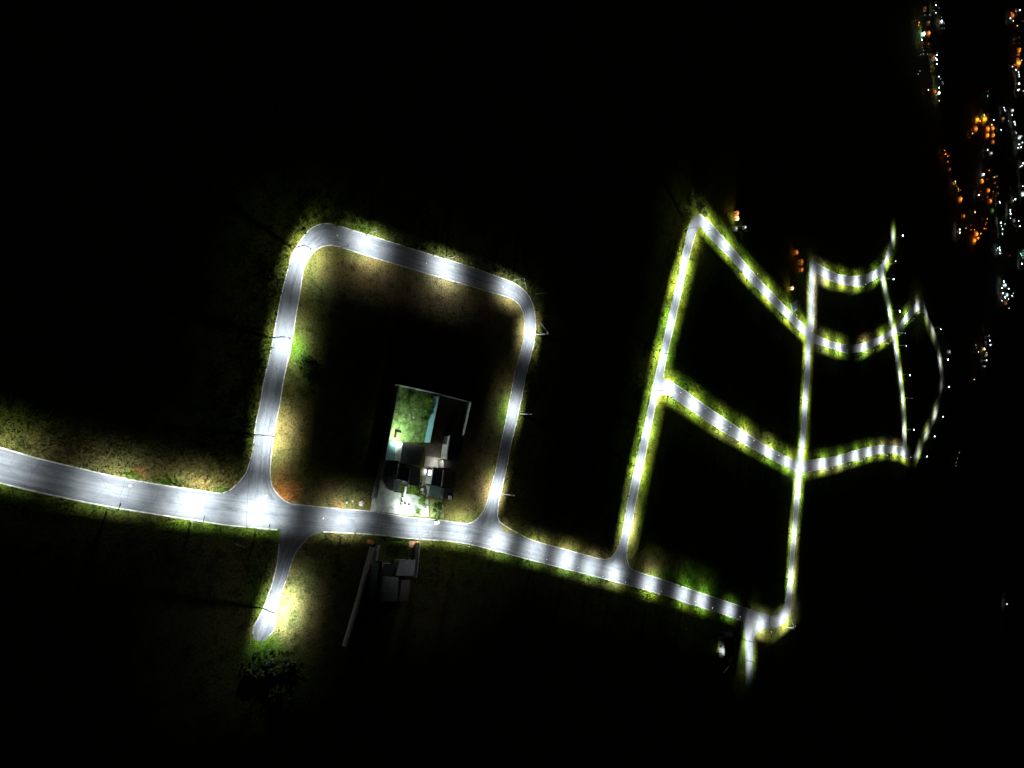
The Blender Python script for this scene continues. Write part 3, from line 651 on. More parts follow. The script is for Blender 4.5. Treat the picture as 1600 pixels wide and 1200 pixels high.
# manhole covers
for i, (q, lab) in enumerate((((527,368),'small pale manhole cover in the loop road upper bend'),((465,409),'small pale manhole cover low in the loop road left bend'),((666,411),'small pale manhole cover midway along the loop road top'),((786,448),'small pale manhole cover before the loop road right bend'),((505,810),'small pale manhole cover on the main road beside the orange soil corner'),((203,759),'oblong pale manhole cover on the main road near the west end'),((416,775),'pale manhole cover in the mouth of the loop road'))):
    c = P(*q); r = empty('manhole_cover', c+Vector((0,0,.06)))
    bm = bmesh.new(); bmesh.ops.create_cone(bm, cap_ends=True, segments=20, radius1=.36, radius2=.34, depth=.03, matrix=Matrix.Translation((0,0,.018))); obj('ring', bm, M_conc, r)
    bm = bmesh.new(); bmesh.ops.create_cone(bm, cap_ends=True, segments=20, radius1=.27, radius2=.26, depth=.02, matrix=Matrix.Translation((0,0,.045))); obj('lid', bm, M_conc, r)
    tag(r, lab, 'manhole cover', 'manhole covers')

# ------------------------------------------------------------------ trees and shrubs
def tree(q, h, r, label, leaves=420, size=.28, m=None, trunk=.35, name='tree', cat='tree', flat=1.0):
    c = P(*q); root = empty(name, c)
    bm = bmesh.new(); th = h*trunk
    tube(bm, [(0,0,0),(.05*h*.3,0,th*.5),(.02,.03*h,th),(0,.02*h,h*.75)], [h*.035,h*.028,h*.022,h*.008], 8)
    ends = []
    for k in range(6):
        a = k*1.047+random.uniform(-.3,.3); e = Vector((math.cos(a)*r*.7, math.sin(a)*r*.7, th+(h-th)*random.uniform(.25,.8)))
        tube(bm, [(.02,.03*h,th*random.uniform(.75,1)), e*.5+Vector((0,0,th*.45)), e], [h*.014,h*.01,h*.004], 5); ends.append(e)
    obj('trunk', bm, M_bark, root, True)
    parts = []; nb = 11
    for k in range(nb):
        e = ends[k % 6]*random.uniform(.55,1.15) if k < 9 else Vector((0,0,h*.8))
        rr = r*random.uniform(.28,.5)
        vv = leaf_clump((e.x, e.y), rr, rr*1.5*flat, leaves//nb, size); vv[:,2] += max(e.z-rr*.6, th*.5)
        parts.append(vv)
    o = mesh_np('crown', np.concatenate(parts), 4, m or M_leaf); o.parent = root
    return tag(root, label, cat)
tree((1086,324), 5.5, 4.2, 'grey-green spreading tree at the sharp apex of the diagonal road', 900, .3, M_leafg)
tree((1096,334), 3.6, 2.8, 'lower bushy tree beside the apex of the diagonal road', 500, .25, M_leafg)
tree((1081,306), 5, 3, 'faint tree standing farthest beyond the diagonal road apex', 500, .3, M_leafg)
tree((418,1046), 2.2, 3.6, 'broad dim tree past the dead end of the spur road', 1500, .35, M_leafg)
tree((446,1036), 1.8, 2.4, 'smaller dim tree beside the dead-end spur road tree', 800, .32, M_leafg)
tree((390,1052), 1.8, 2.4, 'dim tree nearest the dark field past the spur road end', 700, .32, M_leafg)
tree((428,1082), 2.2, 3.0, 'dark tree deepest in the trees past the spur road end', 800, .35, M_leaf)
tree((470,562), 3.6, 2.8, 'rounded dark tree inside the block beside the bright green verge', 700, .24, M_leaf)
tree((478,577), 2.6, 2, 'small dark shrub below the rounded tree inside the block', 400, .2, M_leaf, .15, 'shrub', 'shrub')
tree((465,622), 2.2, 1.8, 'dry brownish shrub on an earth mound inside the block', 300, .18, M_leafg, .15, 'shrub', 'shrub')
tree(z2(632,675), 4, 1.9, 'bright green upright tree beside the left house front door', 420, .2, M_leafb)
tree(z2(755,800), 3, 1.9, 'glossy green tree in the middle of the front paving', 420, .2, M_leafb)
tree(z2(745,850), 2.6, 1.5, 'lower green shrub touching the tree in the front paving', 260, .18, M_leafb, .15, 'shrub', 'shrub')
tree(z2(700,990), 2.6, 2.1, 'bright yellow-green shrub beside the kerb before the left house', 420, .2, M_leafb, .12, 'shrub', 'shrub')
tree(z2(960,905), 4.2, 3.2, 'olive-green round tree on the grass before the right house', 800, .24, M_leaf)
tree(z2(810,885), 1.6, 1.5, 'low dark shrub between the two driveways', 220, .16, M_leaf, .12, 'shrub', 'shrub')
tree(z2(985,1068), 2.2, 1.7, 'dark shrub on the kerb above the white waste bin', 260, .18, M_leaf, .15, 'shrub', 'shrub')
for i, (X, Y, r_) in enumerate(((560,320,2.2),(690,370,2.4),(780,440,2.0),(810,340,2.6),(900,400,1.8),(850,500,1.6),(620,220,1.6),(800,590,1.0))):
    tree(z1(X, Y), r_*1.3, r_, ['dark shrub near the lawn’s upper west corner','dark shrub in the middle of the back garden bed','dark shrub beside the pale stepping stones','brightest green shrub of the back garden bed','dark shrub against the blue garden wall','small shrub below the one against the blue wall','dim shrub under the white rear wall','tiny dark plant on the lawn’s east side'][i].replace('’', "'"), 320, .2, (M_leafb if i == 3 else M_leaf), .15, 'shrub', 'shrub')

# ------------------------------------------------------------------ the two walled lots
def slab(name, pxs, z, m, label=None, kind='structure', thick=.06):
    bm = bmesh.new(); prism(bm, [tuple(P(*q))[:2] for q in pxs], 0.0, z, 0)
    return tag(obj(name, bm, m), label, None, None, kind)
def wallrun(name, pxs, h, t, m, label, cap=True, cat='wall', capm=None):
    r = empty(name, P(*pxs[0])); o = r.location.copy(); bm = bmesh.new(); bc = bmesh.new()
    for a, b in zip(pxs, pxs[1:]):
        A, B = P(*a)-o, P(*b)-o; d = (B-A).normalized(); nn = Vector((-d.y, d.x, 0))*t/2
        prism(bm, [tuple(v)[:2] for v in (A+nn, B+nn, B-nn, A-nn)], 0, h)
        n2 = nn*1.35; prism(bc, [tuple(v)[:2] for v in (A+n2, B+n2, B-n2, A-n2)], h, h+.08)
    obj('wall_face', bm, m, r); obj('coping', bc, capm or M_kerb, r)
    return tag(r, label, cat)
WH = 3.0
wallrun('garden_wall', [z1(412,100), z1(975,225)], WH, .22, M_wall, "white rear garden wall behind the floodlit lawn", capm=M_white)
wallrun('garden_wall', [z1(985,228), z1(1405,335)], WH, .22, M_wall, 'dim rear wall behind the dark right-hand garden')
wallrun('garden_wall', [z1(960,262), z1(830,900)], WH+.3, .22, M_wallteal, 'pale blue garden wall dividing the two lots')
wallrun('garden_wall', [z1(408,110), z1(205,1190), z2(95,780)], WH, .22, M_wallgrey, "long grey boundary wall on the open-field side of the left house")
wallrun('garden_wall', [z1(1415,345), z1(1300,860), z1(1230,1190)], WH, .22, M_wall, 'pale boundary wall beside the right house facing the loop road')
slab('lawn', [z1(430,110), z1(965,240), z1(830,900), z1(280,890)], .03, simple('lawn_grass', (.17,.27,.08), .95, .5, .5, 0, .5, .05))
slab('back_yard', [z1(985,240), z1(1405,345), z1(1235,1180), z1(830,1100), z1(835,900)], .026, simple('bare_soil', (.10,.085,.06), .95, .3, .8))
slab('driveway', [z2(130,620), z2(230,480), z2(420,480), z2(395,700), z2(700,740), z2(800,790), z2(880,800), z2(890,1045), z2(650,1030), z2(75,958)], .05, M_conc)
slab('paving', [z2(905,800), z2(1060,810), z2(1095,900), z2(1090,1065), z2(905,1048)], .045, simple('worn_turf', (.20,.24,.09), .95, .3, 1.0))
slab('patio', [z2(840,200), z2(1110,240), z2(1010,620), z2(860,780), z2(790,620)], .047, M_wallgrey)
slab('passage', [z2(300,0), z2(520,0), z2(430,480), z2(190,480)], .04, simple('blue_concrete', (.15,.27,.29), .85, .2, .6))

def roofblock(parent, pxs, z, wallm, roofm, over=.35, slope=None, rname='roof'):
    o = parent.location; pts = [P(q[0], q[1], z)-Vector((o.x, o.y, 0)) for q in pxs]
    c = sum(pts, Vector())/len(pts)
    bm = bmesh.new(); prism(bm, [tuple(c+(p-c)*.93)[:2] for p in pts], 0, z-.28); obj('wall', bm, wallm, parent)
    bm = bmesh.new(); zs = [z]*len(pts)
    if slope: zs = [z+s for s in slope]
    prism(bm, [tuple(p)[:2] for p in pts], z-.279, z, 0, zs); return obj(rname, bm, roofm, parent)
def opening(parent, q, ang, w_, h_, z0, m, name, fm=None):
    p = P(*q)-Vector((parent.location.x, parent.location.y, 0)); bm = bmesh.new(); box(bm, -w_/2, w_/2, -.06, .06, z0, z0+h_)
    bmesh.ops.transform(bm, matrix=Matrix.Translation(p) @ Matrix.Rotation(ang, 4, 'Z'), verts=bm.verts); o = obj(name, bm, m, parent)
    if fm:
        bm = bmesh.new()
        for (a0,a1,b0,b1) in ((-w_/2-.08,-w_/2,z0-.08,z0+h_+.08),(w_/2,w_/2+.08,z0-.08,z0+h_+.08),(-w_/2,w_/2,z0+h_,z0+h_+.08),(-w_/2,w_/2,z0-.08,z0)): box(bm, a0, a1, -.08, .08, b0, b1)
        bmesh.ops.transform(bm, matrix=Matrix.Translation(p) @ Matrix.Rotation(ang, 4, 'Z'), verts=bm.verts); obj('frame', bm, fm, o)
    return o
# left house
h1 = empty('house', P(*z2(560,300)))
roofblock(h1, [z2(528,15), z2(810,70), z2(775,335), z2(500,290)], 4.4, M_wall, M_roofgrey, slope=(0,0,-.5,-.5))
roofblock(h1, [z2(490,300), z2(625,322), z2(605,560), z2(450,520)], 3.6, M_wall, M_dark)
roofblock(h1, [z2(632,345), z2(775,365), z2(748,612), z2(605,600)], 4.2, M_wall, M_roofgrey, slope=(0,0,.5,.5))
roofblock(h1, [z2(300,255), z2(470,265), z2(430,470), z2(260,480)], 3.2, M_wallgrey, M_dark)
roofblock(h1, [z2(410,520), z2(510,535), z2(490,670), z2(392,688)], 3.1, M_wallgrey, M_roofpale, rname='carport_roof')
o = roofblock(h1, [z2(572,240), z2(622,250), z2(612,362), z2(562,355)], 4.0, M_wallgrey, M_roofpale, rname='skylight')
for q, a_ in ((z2(640,640),.15),(z2(560,600),.15)):
    opening(h1, q, a_-1.45, 1.6, 1.2, 1.0, M_glass, 'window', M_frame)
tag(h1, 'low dark-roofed house with pale carport between the floodlit lawn and bright driveway', 'house')
# right house
h2 = empty('house', P(*z2(1080,400)))
roofblock(h2, [z1(1180,800), z1(1345,850), z1(1315,1160), z1(1130,1140)], 3.8, M_wall, M_roofgrey, slope=(.25,-.25,-.25,.25))
roofblock(h2, [z2(960,355), z2(1085,372), z2(1055,620), z2(922,600)], 4.0, M_wall, M_dark)
roofblock(h2, [z2(1095,260), z2(1290,270), z2(1270,385), z2(1098,365)], 3.6, M_wallgrey, M_roofbrown)
roofblock(h2, [z2(1095,395), z2(1270,400), z2(1245,640), z2(1065,625)], 4.3, M_wallgrey, M_roofbrown, slope=(0,0,.4,.4))
roofblock(h2, [z2(1100,650), z2(1240,650), z2(1225,800), z2(1088,795)], 3.4, M_wallgrey, M_dark)
roofblock(h2, [z2(910,612), z2(1070,638), z2(1050,785), z2(880,750)], 3.0, M_wallgrey, M_roofteal, rname='carport_roof')
bm = bmesh.new(); prism(bm, [tuple(P(q[0],q[1],3.46)-Vector((h2.location.x,h2.location.y,0)))[:2] for q in (z2(1160,750),z2(1200,750),z2(1200,800),z2(1160,800))], 3.42, 3.7); obj('roof_vent', bm, M_white, h2)
M_sky = emit('lit_skylight', (1.0, 1.0, .95), 2.2, True)
bm = bmesh.new(); prism(bm, [tuple(P(q[0],q[1],2.9)-Vector((h2.location.x,h2.location.y,0)))[:2] for q in (z2(885,395),z2(925,395),z2(918,470),z2(878,470))], 2.8, 2.95); obj('lit_skylight', bm, M_sky, h2)
bm = bmesh.new(); prism(bm, [tuple(P(q[0],q[1],2.8)-Vector((h2.location.x,h2.location.y,0)))[:2] for q in (z2(865,365),z2(940,372),z2(925,495),z2(850,480))], 0, 2.78); obj('lean_to', bm, M_wallgrey, h2)
tag(h2, 'brown and grey roofed house with a lit patio and glowing skylight', 'house')

# floodlights and wall lamps
def wall_lamp(q, z, target, label, energy, color=(.92,1,.96), size=130, name='floodlight', blend=.6, w_=.5, k=0, es=20, fill=0):
    p = P(q[0], q[1], z); t = Vector(target); r = empty(name, p)
    rot = (t-p).to_track_quat('-Z', 'Y').to_matrix().to_4x4()
    bm = bmesh.new(); box(bm, -w_/2, w_/2, -w_*.36, w_*.36, -.04, .12); bmesh.ops.bevel(bm, geom=bm.edges[:], offset=.03, segments=1, affect='EDGES')
    bmesh.ops.transform(bm, matrix=rot, verts=bm.verts); obj('housing', bm, M_lum, r)
    bm = bmesh.new(); box(bm, -w_*.42, w_*.42, -w_*.29, w_*.29, -.07, -.042); bmesh.ops.transform(bm, matrix=rot, verts=bm.verts); obj('lens', bm, emit('flood_lens', color, es), r)
    bm = bmesh.new(); tube(bm, [(0,0,.05),(0,0,-p.z)], [.05,.06], 8); obj('post', bm, M_pole, r)
    l = lamp_light('flood_light', 'SPOT', energy, color, size, blend, .12, k); lo = bpy.data.objects.new('lamp_light', l); COL.objects.link(lo); lo.parent = r
    lo.location = rot @ Vector((0,0,-.12)); lo.rotation_euler = rot.to_euler()
    if fill:
        l = lamp_light('flood_fill', 'POINT', fill, color, k=0); lo = bpy.data.objects.new('lamp_light', l); COL.objects.link(lo); lo.parent = r; lo.location = rot @ Vector((0,0,-.25))  # extra point light, added to fill roofs, wall and passage dimly
    return tag(r, label, 'floodlight')
wall_lamp(z1(475,868), 5.0, P(*z1(480,770)), 'white floodlight over the back lawn behind the left house', 19000, (.84,1,.9), 150, blend=1.0, fill=600)
wall_lamp(z2(625,975), 4.6, P(*z2(560,900)), 'white floodlight on a post at the driveway front edge', 9500, (.88,1,.92), 165, blend=.6, fill=500)
wall_lamp(z2(1085,272), 4.4, P(*z2(960,310)), 'small white lamp in the right house patio corner', 1300, (1,1,.92), 165, blend=.8, w_=.4, fill=350)
wall_lamp(z2(830,395), 2.4, P(*z2(850,500)), 'small white lamp on the patio beside the glowing skylight', 500, (1,1,.95), 160, blend=.8, w_=.35)

# small things on the lots
r = empty('lawn_shadow', P(*z1(455,790))); o = r.location  # low black angled slab on legs, standing in for a shadow on the lawn
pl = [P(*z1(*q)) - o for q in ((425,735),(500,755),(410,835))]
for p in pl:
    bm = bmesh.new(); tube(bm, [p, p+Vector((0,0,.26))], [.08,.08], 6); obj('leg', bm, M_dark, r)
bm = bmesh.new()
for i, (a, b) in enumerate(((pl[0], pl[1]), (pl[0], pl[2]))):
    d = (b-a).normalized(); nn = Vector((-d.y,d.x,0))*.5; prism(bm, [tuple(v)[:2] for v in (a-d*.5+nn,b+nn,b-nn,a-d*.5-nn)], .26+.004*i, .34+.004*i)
obj('shadow_slab', bm, M_shadow, r)
tag(r, 'black angled shadow shape beside the lawn floodlight', 'bench')
r = empty('clothes_rack', P(*z1(565,780))); o = r.location; a, b, c = (P(*z1(*q))-o for q in ((530,770),(575,715),(610,755)))
bm = bmesh.new(); up = Vector((0,0,1.4))
tube(bm, [a, a+up*.9], [.04,.04], 6); tube(bm, [b, b+up], [.04,.04], 6); tube(bm, [c, c+up*.9], [.04,.04], 6); obj('leg', bm, M_dark, r)
bm = bmesh.new(); tube(bm, [a+up*.9, b+up, c+up*.9], [.04]*3, 6); obj('rail', bm, M_dark, r)
tag(r, 'thin dark angled clothes rack on the floodlit lawn', 'clothes rack')
for i, q in enumerate((z1(620,520), z1(540,578), z1(700,440), z1(675,555))):
    bm = bmesh.new(); bmesh.ops.create_icosphere(bm, subdivisions=2, radius=.42)
    for v in bm.verts: v.co *= random.uniform(.8,1.15); v.co.z = v.co.z*.55+.15
    o = obj('stone', bm, M_conc); o.location = P(*q); tag(o, ['pale stone on the lawn nearest the dark plant','smallest pale stone low on the lawn','pale stone at the edge of the garden bed','dull stone beside the dark lawn plant'][i], 'stone', 'stones on the lawn')
# pots on the driveway
for i, q in enumerate((z2(515,760), z2(505,825), z2(495,865), z2(545,855), z2(602,868))):
    r = empty('potted_plant', P(*q)+Vector((0,0,.05))); bm = bmesh.new(); tube(bm, [(0,0,0),(0,0,.5)], [.26,.36], 10); obj('pot', bm, M_dark, r)
    o = mesh_np('foliage', leaf_clump((0,0), .4, .8, 40, .14)+np.array([0,0,.4]), 4, M_leaf); o.parent = r
    tag(r, ['topmost dark potted plant on the bright driveway','upper plant of the close pair of driveway pots','lower plant of the close pair of driveway pots','tiny potted plant alone in the bright driveway middle','potted plant nearest the green tree on the driveway'][i], 'potted plant', 'potted plants on the driveway')
# front gate posts and white planter boxes
for i, q in enumerate((z2(555,655), z2(545,705), z2(800,668), z2(820,715))):
    bm = bmesh.new(); box(bm, -.9, .9, -.5, .5, 0, .6); bmesh.ops.bevel(bm, geom=bm.edges[:], offset=.05, segments=1, affect='EDGES'); box(bm, -.78, .78, -.38, .38, .601, .66)
    o = obj('planter', bm, M_white); o.location = P(*q)+Vector((0,0,.05)); o.rotation_euler = (0,0,1.4 if i < 2 else -.3)
    tag(o, ['upper white planter beside the left house door','lower white planter beside the left house door','white slab planter before the right house carport','smaller white planter below the slab planter'][i], 'planter', 'white planters')
# white bin on the road edge
r = empty('waste_bin', P(*z2(985,1118))+Vector((0,0,.06)), .2); bm = bmesh.new(); prism(bm, [(-.85,-.6),(.85,-.6),(.95,.65),(-.95,.65)], .18, 1.1); obj('body', bm, M_white, r)
bm = bmesh.new(); prism(bm, [(-1.0,-.7),(1.0,-.7),(1.0,.7),(-1.0,.7)], 1.102, 1.2); obj('lid', bm, M_white, r)
for sx in (-.7,.7):
    for sy in (-.45,.45):
        bm = bmesh.new(); bmesh.ops.create_cone(bm, cap_ends=True, segments=12, radius1=.09, radius2=.09, depth=.08, matrix=Matrix.Translation((sx,sy,.09)) @ Matrix.Rotation(math.pi/2,4,'X')); obj('wheel', bm, M_dark, r)
tag(r, 'white wheeled waste bin on the main road edge before the right house', 'waste bin')
# rubble beside the kerb
for q, s, m, lab in (((564,786),1.1,M_wallgrey,'pale flat slab of rubble on the verge left of the driveway'),((542,785),.55,M_roofteal,'small bluish rubble sack on the verge beside the dry weeds'),((551,783),.4,M_wallgrey,'smallest rubble lump between the sack and pale slab')):
    bm = bmesh.new(); bmesh.ops.create_icosphere(bm, subdivisions=2, radius=s)
    for v in bm.verts: v.co *= random.uniform(.75,1.2); v.co.z = v.co.z*.35+s*.2
    o = obj('rubble', bm, m); o.location = P(*q); tag(o, lab, 'rubble', 'rubble on the verge')

# ------------------------------------------------------------------ house south of the main road
h3 = empty('house', P(*z3(480,560)))
roofblock(h3, [z3(350,290), z3(430,300), z3(380,690), z3(285,665)], 4.2, M_wall, M_roofteal, slope=(-.9,0,0,-.9))
roofblock(h3, [z3(440,318), z3(545,322), z3(540,440), z3(428,430)], 3.4, M_wallgrey, M_dark)
roofblock(h3, [z3(440,445), z3(590,455), z3(580,695), z3(390,690)], 4.2, M_wallgrey, M_roofgrey, slope=(0,-.6,-.6,0))
roofblock(h3, [z3(600,285), z3(755,285), z3(735,440), z3(555,440)], 3.9, M_wallgrey, M_roofgrey)
roofblock(h3, [z3(620,480), z3(705,482), z3(680,690), z3(590,692)], 3.6, M_wallgrey, M_roofbrown)
opening(h3, z3(560,292), 0.1, .1, .1, 1, M_glass, 'window', M_frame); opening(h3, z3(650,275), 1.45, 1.6, 1.2, 1, M_glass, 'window', M_frame)
tag(h3, 'dim unlit house with blue-grey side roof south of the main road', 'house')
wallrun('boundary_wall', [z3(300,150), z3(180,620), z3(30,1130)], 3.0, .22, M_wallgrey, 'long grey boundary wall running away south beside the unlit house')
wallrun('boundary_wall', [z3(362,130), z3(330,290)], 2.4, .22, M_wall, "short pale wall between the long boundary wall and the road")
wallrun('boundary_wall', [z3(755,110), z3(722,450)], 2.6, .22, M_wallgrey, "short grey wall on the unlit house's far side")
r = empty('gate_pillar', P(*z3(285,100))); bm = bmesh.new(); box(bm, -.55, .55, -.55, .55, 0, 2.6); obj('shaft', bm, M_orange, r); bm = bmesh.new(); box(bm, -.68, .68, -.68, .68, 2.602, 2.75); obj('cap', bm, M_orange, r)
tag(r, 'orange gate pillar by the road at the head of the boundary wall', 'pillar')
tree(z3(600,150), 3, 2.4, 'dark shrubby tree on the dry grass before the unlit house', 500, .22, M_leaf)
slab('soil', [z3(690,95), z3(800,100), z3(790,170), z3(690,160)], .03, simple('red_soil', (.42,.22,.13), .95, .25, 1))
# motorcycle by the gate of the unlit house
r = empty('motorcycle', P(*z3(720,225)), 1.1)
for x in (-.65,.65):
    bm = bmesh.new(); n1, n2 = 18, 6; ring = []
    for i in range(n1):
        a = i*2*math.pi/n1; ring.append([bm.verts.new((x+(.3+.06*math.cos(b*2*math.pi/n2))*math.cos(a), .06*math.sin(b*2*math.pi/n2), .36+(.3+.06*math.cos(b*2*math.pi/n2))*math.sin(a))) for b in range(n2)])
    for i in range(n1):
        for k in range(n2): bm.faces.new((ring[i][k], ring[(i+1)%n1][k], ring[(i+1)%n1][(k+1)%n2], ring[i][(k+1)%n2]))
    obj('wheel', bm, M_dark, r)
bm = bmesh.new(); tube(bm, [(.65,0,.36),(.42,0,.95)], [.04,.04], 6); tube(bm, [(-.65,0,.36),(-.1,0,.45),(.45,0,.8)], [.05,.12,.06], 8); obj('frame', bm, M_pole, r)
bm = bmesh.new(); tube(bm, [(-.6,0,.85),(-.2,0,.82),(.0,0,.84)], [.1,.16,.1], 8); obj('saddle', bm, M_dark, r)
bm = bmesh.new(); tube(bm, [(-.02,0,.84),(.15,0,.92),(.38,0,.88)], [.1,.19,.1], 8); obj('tank', bm, M_roofpale, r)
bm = bmesh.new(); tube(bm, [(.36,-.36,1.02),(.42,0,.98),(.36,.36,1.02)], [.025]*3, 6); obj('handlebar', bm, M_pole, r)
tag(r, 'grey motorcycle parked before the unlit house by its short wall', 'motorcycle')

# ------------------------------------------------------------------ building by the last bend
h4 = empty('shed_house', P(*z4(380,700)))
roofblock(h4, [z4(320,560), z4(470,570), z4(480,850), z4(330,860)], 4.6, M_wall, M_dark)
roofblock(h4, [z4(320,480), z4(450,490), z4(445,560), z4(330,550)], 3.0, M_wallgrey, M_roofgrey)
roofblock(h4, [z4(240,800), z4(310,810), z4(300,880), z4(235,870)], 2.4, M_wall, M_roofpale)
opening(h4, z4(225,690), 1.5, 1.4, 1.2, 1.0, M_glass, 'window', M_frame)
tag(h4, 'small dark-roofed building with a white side wall south of the last bend', 'building')
wall_lamp(z4(265,790), 3.0, P(*z4(300,740)), 'small white lamp on the white wall south of the last bend', 420, (.95,1,1), 160, blend=.8, w_=.35)
wall_lamp(z4(480,792), 2.5, P(*z4(495,750)), 'small lamp on the dark building far from its white wall', 60, (1,1,1), 150, blend=.8, w_=.35)
wallrun('boundary_wall', [z4(420,870), z4(270,1110)], 2.2, .2, M_wallgrey, 'faint slanting wall behind the building south of the last bend')

# ------------------------------------------------------------------ houses with lights near the diagonals, and the far town
LCOL = {'white': (.84,.93,1.0), 'orange': (1.0,.22,.015), 'warm': (1.0,.62,.28), 'yellow': (1.0,.34,.015), 'green': (.25,1.0,.45), 'red': (1.0,.08,.05), 'cyan': (.7,1.0,1.0), 'lime': (.45,.9,.12), 'tan': (1.0,.72,.35), 'grey': (.9,.95,1.0)}
def lit_house(q, wpx, color, e, label, wallm=None, hh=3.2, group=None, depth=6.0, roofm=None):
    """a small house whose front faces the viewer's side, with a lamp over its door"""
    w_ = max(2.6, wpx*mpp(*q)*(1.3 if color in ('orange','yellow') and q[0] > 1400 else .95)); p = P(q[0]-2, q[1]); r = empty('town_house', p, random.uniform(-.18,.18))
    bm = bmesh.new(); box(bm, 0, depth, -w_/2, w_/2, 0, hh)
    a = [bm.verts.new((x, y, z)) for x in (0, depth) for y, z in ((-w_/2,hh),(w_/2,hh),(0,hh+w_*.18))]
    bm.faces.new((a[0],a[1],a[2])); bm.faces.new((a[5],a[4],a[3])); obj('wall', bm, wallm or M_wall, r)
    bm = bmesh.new(); rz_ = hh+w_*.18
    for s in (-1, 1):
        v = [bm.verts.new(c) for c in ((-.4,0,rz_+.05),(depth+.4,0,rz_+.05),(depth+.4,s*(w_/2+.35),hh-.05),(-.4,s*(w_/2+.35),hh-.05))]
        u = [bm.verts.new(c.co+Vector((0,0,.14))) for c in v]
        for f in ((v[0],v[1],v[2],v[3]),(u[3],u[2],u[1],u[0]),(v[3],v[2],u[2],u[3]),(v[0],v[3],u[3],u[0]),(v[2],v[1],u[1],u[2])): bm.faces.new(f)
    obj('roof', bm, roofm or M_roofbrown, r)
    bm = bmesh.new(); box(bm, -.06, .0, -.45, .45, 0, 2.1); obj('door', bm, M_door, r)
    if w_ > 3.4:
        for s in (-1,1):
            bm = bmesh.new(); box(bm, -.05, 0, s*w_*.33-.45, s*w_*.33+.45, 1.0, 2.0); obj('window', bm, M_glass, r)
    bm = bmesh.new(); box(bm, -.3, 0, -.1, .1, 2.45, 2.7); obj('wall_lamp', bm, emit('wall_lamp_glow', LCOL[color], 4), r)
    l = bpy.data.lights.new('wall_light', 'POINT'); l.energy = e*(.2 if color in ('orange','yellow') else .3); l.color = LCOL[color]; l.shadow_soft_size = .15
    lo = bpy.data.objects.new('lamp_light', l); COL.objects.link(lo); lo.parent = r; lo.location = (-1.5, 0, 2.9)
    return tag(r, label, 'house', group)
lit_house((1149,334), 7, 'orange', 900, 'small house with an orange-lit wall above the upper diagonal road', group='lit houses by the diagonal road')
lit_house((1149,342), 7, 'warm', 2600, 'small house with a dazzling warm white wall above the upper diagonal road', group='lit houses by the diagonal road')
lit_house((1147,358), 7, 'grey', 160, 'dim grey house below the dazzling one above the upper diagonal road', group='lit houses by the diagonal road')
lit_house((1161,356), 6, 'grey', 170, 'dim grey house set back from the dazzling white-walled one', group='lit houses by the diagonal road')
lit_house((1242,395), 9, 'orange', 700, 'house with an orange wall, topmost of the strip left of the cross road', group='lit houses by the cross road')
lit_house((1250,410), 9, 'orange', 480, 'narrow house with an upper orange wall left of the cross road', group='lit houses by the cross road')
lit_house((1250,422), 7, 'orange', 600, 'narrow house with a lower brighter orange wall left of the cross road', group='lit houses by the cross road')
lit_house((1235,451), 5, 'warm', 1500, 'tiny house with a warm white wall above the glassy greenhouse', group='lit houses by the cross road')
tree((1148,380), 3.0, 2.2, 'dark tree beside the brightest patch of the upper diagonal road', 400, .25, M_leaf)
# greenhouse-like frame beside the upper diagonal road
r = empty('greenhouse', P(1240,478), .3); bm = bmesh.new()
for i in range(6):
    tube(bm, [(-6+i*2.4, 4*math.cos(a), 3.4*math.sin(a)) for a in np.linspace(0, math.pi, 9)], [.12]*9, 5)
for a in (0.6, 1.57, 2.54): tube(bm, [(-6, 4*math.cos(a), 3.4*math.sin(a)), (6, 4*math.cos(a), 3.4*math.sin(a))], [.09,.09], 5)
obj('frame', bm, M_roofpale, r); bm = bmesh.new(); box(bm, -5.5, 5.5, -3.3, 3.3, 0, .8); obj('bench', bm, M_roofteal, r)
tag(r, 'grey hooped greenhouse frame beside the upper diagonal road', 'greenhouse')
wall_lamp((1237,492), 3.5, P(1240,478), 'pale cyan lamp between the greenhouse frame and the diagonal road', 1800, (.8,1,1), 150, blend=.8)

